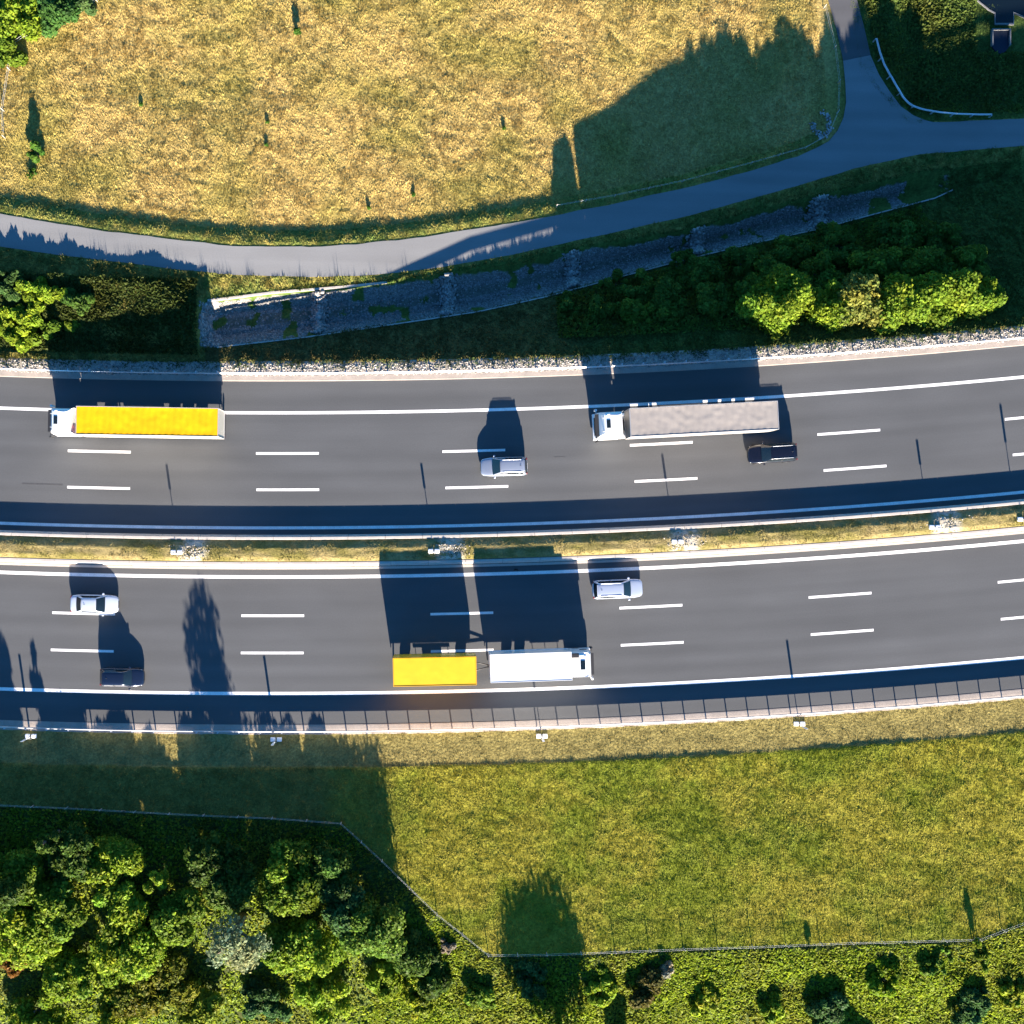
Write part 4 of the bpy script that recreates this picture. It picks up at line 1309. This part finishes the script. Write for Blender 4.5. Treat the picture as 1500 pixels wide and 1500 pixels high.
def box_body(root, x0, x1, wd, z0, z1, paint, frame, ribs=0, name="cargo_box", sag=.0, wrinkle=0.0, side=None):
    hw = wd / 2
    # roof as its own rippled sheet, walls as a shell
    MB().box(x0, x1, -hw, hw, z0, z1 - .085).build(name, side or paint, root)
    nx_, ny_ = 90, 16; V = []; F = []
    for j in range(ny_ + 1):
        for i in range(nx_ + 1):
            a = i / nx_; b = j / ny_
            x = x0 + .03 + (x1 - x0 - .06) * a; y = -hw + .03 + (wd - .06) * b
            edge = min(1, 8 * min(a, 1 - a) * (x1 - x0) / 4, 8 * min(b, 1 - b))
            z = z1 - .02 + edge * (-.013 * sag * (1 + math.cos(2 * math.pi * a * ribs)) if ribs else 0) + edge * wrinkle * (float(lattice(np.array(x * 2.2 + y * 1.1), np.array(y * 2.5 - x * .6), 5)) - .5)
            V.append((x, y, z))
    for j in range(ny_):
        for i in range(nx_):
            k = j * (nx_ + 1) + i; F.append((k, k + 1, k + nx_ + 2, k + nx_ + 1))
    mk("roof_sheet", V, F, paint, root, True)
    f = MB(); e = .05
    for y in (-hw - .012, hw + .012):
        f.box(x0, x1, y - .02, y + .02, z1 - .09, z1 + .006)
        f.box(x0, x1, y - .025, y + .025, z0 - .12, z0 + .08)
    for x in (x0 - .012, x1 + .012):
        f.box(x - .02, x + .02, -hw - .03, hw + .03, z1 - .09, z1 + .008)
        f.box(x - .02, x + .02, -hw - .03, hw + .03, z0 - .12, z0 + .08)
        for y in (-hw - .014, hw + .014): f.box(x - .022, x + .022, y - .02, y + .02, z0 + .081, z1 - .091)
    f.build("frame", frame, root)
    return


def side_guards(root, x0, x1, hw, frame):
    b = MB()
    for sd in (1, -1):
        for z in (.50, .85): b.box(x0, x1, sd * (hw - .06) - .015, sd * (hw - .06) + .015, z, z + .11)
        for x in np.linspace(x0 + .2, x1 - .2, 3): b.box(x - .03, x + .03, sd * (hw - .1) - .02, sd * (hw - .1) + .02, .5, 1.1)
    b.build("side_guard", frame, root)


P_truckwhite = mat("lorry_white_paint", (.78, .79, .80), rough=.35, coat=.6)
P_yellow = mat("yellow_tarpaulin", (.80, .37, .0), rough=.5, spec=.3, noise=.12, nscale=.7, grain=.05, gscale=6)
P_yellow2 = mat("yellow_box_paint", (.80, .42, .01), rough=.45, coat=.3, noise=.09, nscale=.6, grain=.03, gscale=8)
P_grey = mat("grey_tarpaulin", (.28, .25, .225), rough=.75, noise=.07, nscale=.35, grain=.04, gscale=5)
M_alu = mat("aluminium", (.7, .68, .66), rough=.4, metal=.5)


def artic(u, v, flip, paint, tarp, label, red=False, wr=.0, side=None, rear=-8.2):
    slope = -(u - 400) * 2 / 23000.0
    root = empty("articulated_lorry", (float(toX(u)), float(toY(v)), 0.0), -math.atan(slope) + (math.pi if flip else 0))
    xf = 8.2; xr = rear
    cab(root, xf - 2.25, xf, 2.5, 3.80, paint)
    t0, t1 = xr, xf - 2.25 - .62
    box_body(root, t0, t1, 2.55, 1.15, 4.0, tarp, M_alu, ribs=22, sag=1.0, wrinkle=wr, name="trailer_body", side=side)
    MB().box(t0 + .1, xf - .4, -.45, .45, .72, 1.02).build("chassis", M_chassis, root)
    for x in (xf - 1.35, xf - 5.05):
        for sd in (1, -1): wheel(root, x, sd * .92, .51, .32, sd)
    for x in (t0 + 2.1, t0 + 3.4, t0 + 4.7):
        for sd in (1, -1): wheel(root, x, sd * .88, .50, .37, sd)
    MB().box(xf - 5.7, xf - 4.4, -1.24, 1.24, 1.06, 1.10).build("mudguard", M_black, root)
    for sd in (1, -1):
        MB().tube([(xf - 3.9, sd * .92, .72), (xf - 2.4, sd * .92, .72)], .3, 14).build("fuel_tank", M_alu, root, True)
        MB().box(t1 - 3.0, t1 - 2.85, sd * .75 - .07, sd * .75 + .07, .12, 1.15).build("landing_leg", M_chassis, root)
        MB().box(t0 - .03, t0 + .04, sd * 1.05 - .13, sd * 1.05 + .13, .85, 1.0).build("tail_light", M_tail, root)
    side_guards(root, t0 + 5.5, t1 - 3.6, 1.27, M_alu)
    MB().box(t0 + .02, t0 + .12, -1.2, 1.2, .42, .56).box(t0 + .3, t0 + .36, -.5, -.42, .5, 1.1).box(t0 + .3, t0 + .36, .42, .5, .5, 1.1).build("underrun_bar", M_chassis, root)
    if red:
        MB().tube([(t1 + .03, .5, 1.6), (t1 + .16, .42, 2.2), (t1 + .2, .35, 3.0), (t1 + .08, .4, 3.5)], .13, 8).build("air_hose", M_red, root, True)
    tag(root, label, "articulated lorry", "articulated lorries in the westbound lane")
    return root


artic(214.5, 622.5, True, P_truckwhite, P_yellow, "white cab articulated lorry with a bright yellow trailer, westbound", red=True, wr=.02, side=mat("cream_curtain", (.5, .47, .40), rough=.6, noise=.08, nscale=1), rear=-7.65)
artic(994, 620.5, True, P_truckwhite, P_grey, "white cab articulated lorry with a dusty pale grey tarpaulin trailer, westbound", wr=.03)


def rigid(u, v, label):
    slope = -(u - 400) * 2 / 23000.0
    root = empty("box_lorry", (float(toX(u)), float(toY(v)), 0.0), -math.atan(slope))
    xf, xr = 4.75, -4.75
    cab(root, xf - 2.0, xf, 2.48, 3.35, P_truckwhite, hatch=(.42, .85), defl=False)
    box_body(root, xr, xf - 2.05, 2.55, 1.05, 3.75, P_truckwhite, P_truckwhite, ribs=0, wrinkle=.004)
    MB().box(xr + .1, xf - .4, -.42, .42, .68, .95).build("chassis", M_chassis, root)
    for x in (xf - 1.3, xf - 6.3, xf - 7.55):
        for sd in (1, -1): wheel(root, x, sd * .9, .49, .34, sd)
    side_guards(root, xf - 5.2, xf - 2.4, 1.27, M_alu)
    MB().box(xf - 2.06, xf - 1.3, .7, 1.1, 3.3, 3.55, .05).build("cooling_unit", M_black, root)
    for sd in (1, -1):
        MB().box(xr - .03, xr + .04, sd * 1.05 - .13, sd * 1.05 + .13, .8, .95).build("tail_light", M_tail, root)
    MB().box(xr + .02, xr + .12, -1.2, 1.2, .42, .56).build("underrun_bar", M_chassis, root)
    tag(root, label, "box lorry")


rigid(788.5, 969.0, "white box lorry in the slow eastbound lane, towing the yellow trailer")


def drawbar(u, v, label):
    slope = -(u - 400) * 2 / 23000.0
    root = empty("drawbar_trailer", (float(toX(u)), float(toY(v)), 0.0), -math.atan(slope))
    x0, x1 = -3.8, 3.8
    box_body(root, x0, x1, 2.55, 1.12, 3.75, P_yellow2, P_yellow2, ribs=0, wrinkle=.006)
    MB().box(x0 + .1, x1 - .2, -.42, .42, .75, 1.02).build("chassis", M_chassis, root)
    for x in (x0 + 1.2, x1 - 1.1):
        for sd in (1, -1): wheel(root, x, sd * .9, .49, .34, sd)
    side_guards(root, x0 + 2.1, x1 - 2.0, 1.27, M_alu)
    MB().box(-.9, .9, -1.1, -.6, .35, .75).build("tool_box", M_chassis, root)
    b = MB(); b.tube([(x1 - .6, .55, .8), (x1 + 1.35, .06, .72)], .055, 8).tube([(x1 - .6, -.55, .8), (x1 + 1.35, -.06, .72)], .055, 8).tube([(x1 + 1.3, 0, .72), (x1 + 1.75, 0, .72)], .06, 8)
    b.build("drawbar", M_chassis, root, True)
    for sd in (1, -1):
        MB().box(x0 - .03, x0 + .04, sd * 1.05 - .13, sd * 1.05 + .13, .85, 1.0).build("tail_light", M_tail, root)
    MB().box(x0 + .02, x0 + .12, -1.2, 1.2, .42, .56).build("underrun_bar", M_chassis, root)
    tag(root, label, "lorry trailer")


drawbar(637, 975.5, "short bright yellow box trailer coupled behind the white box lorry")
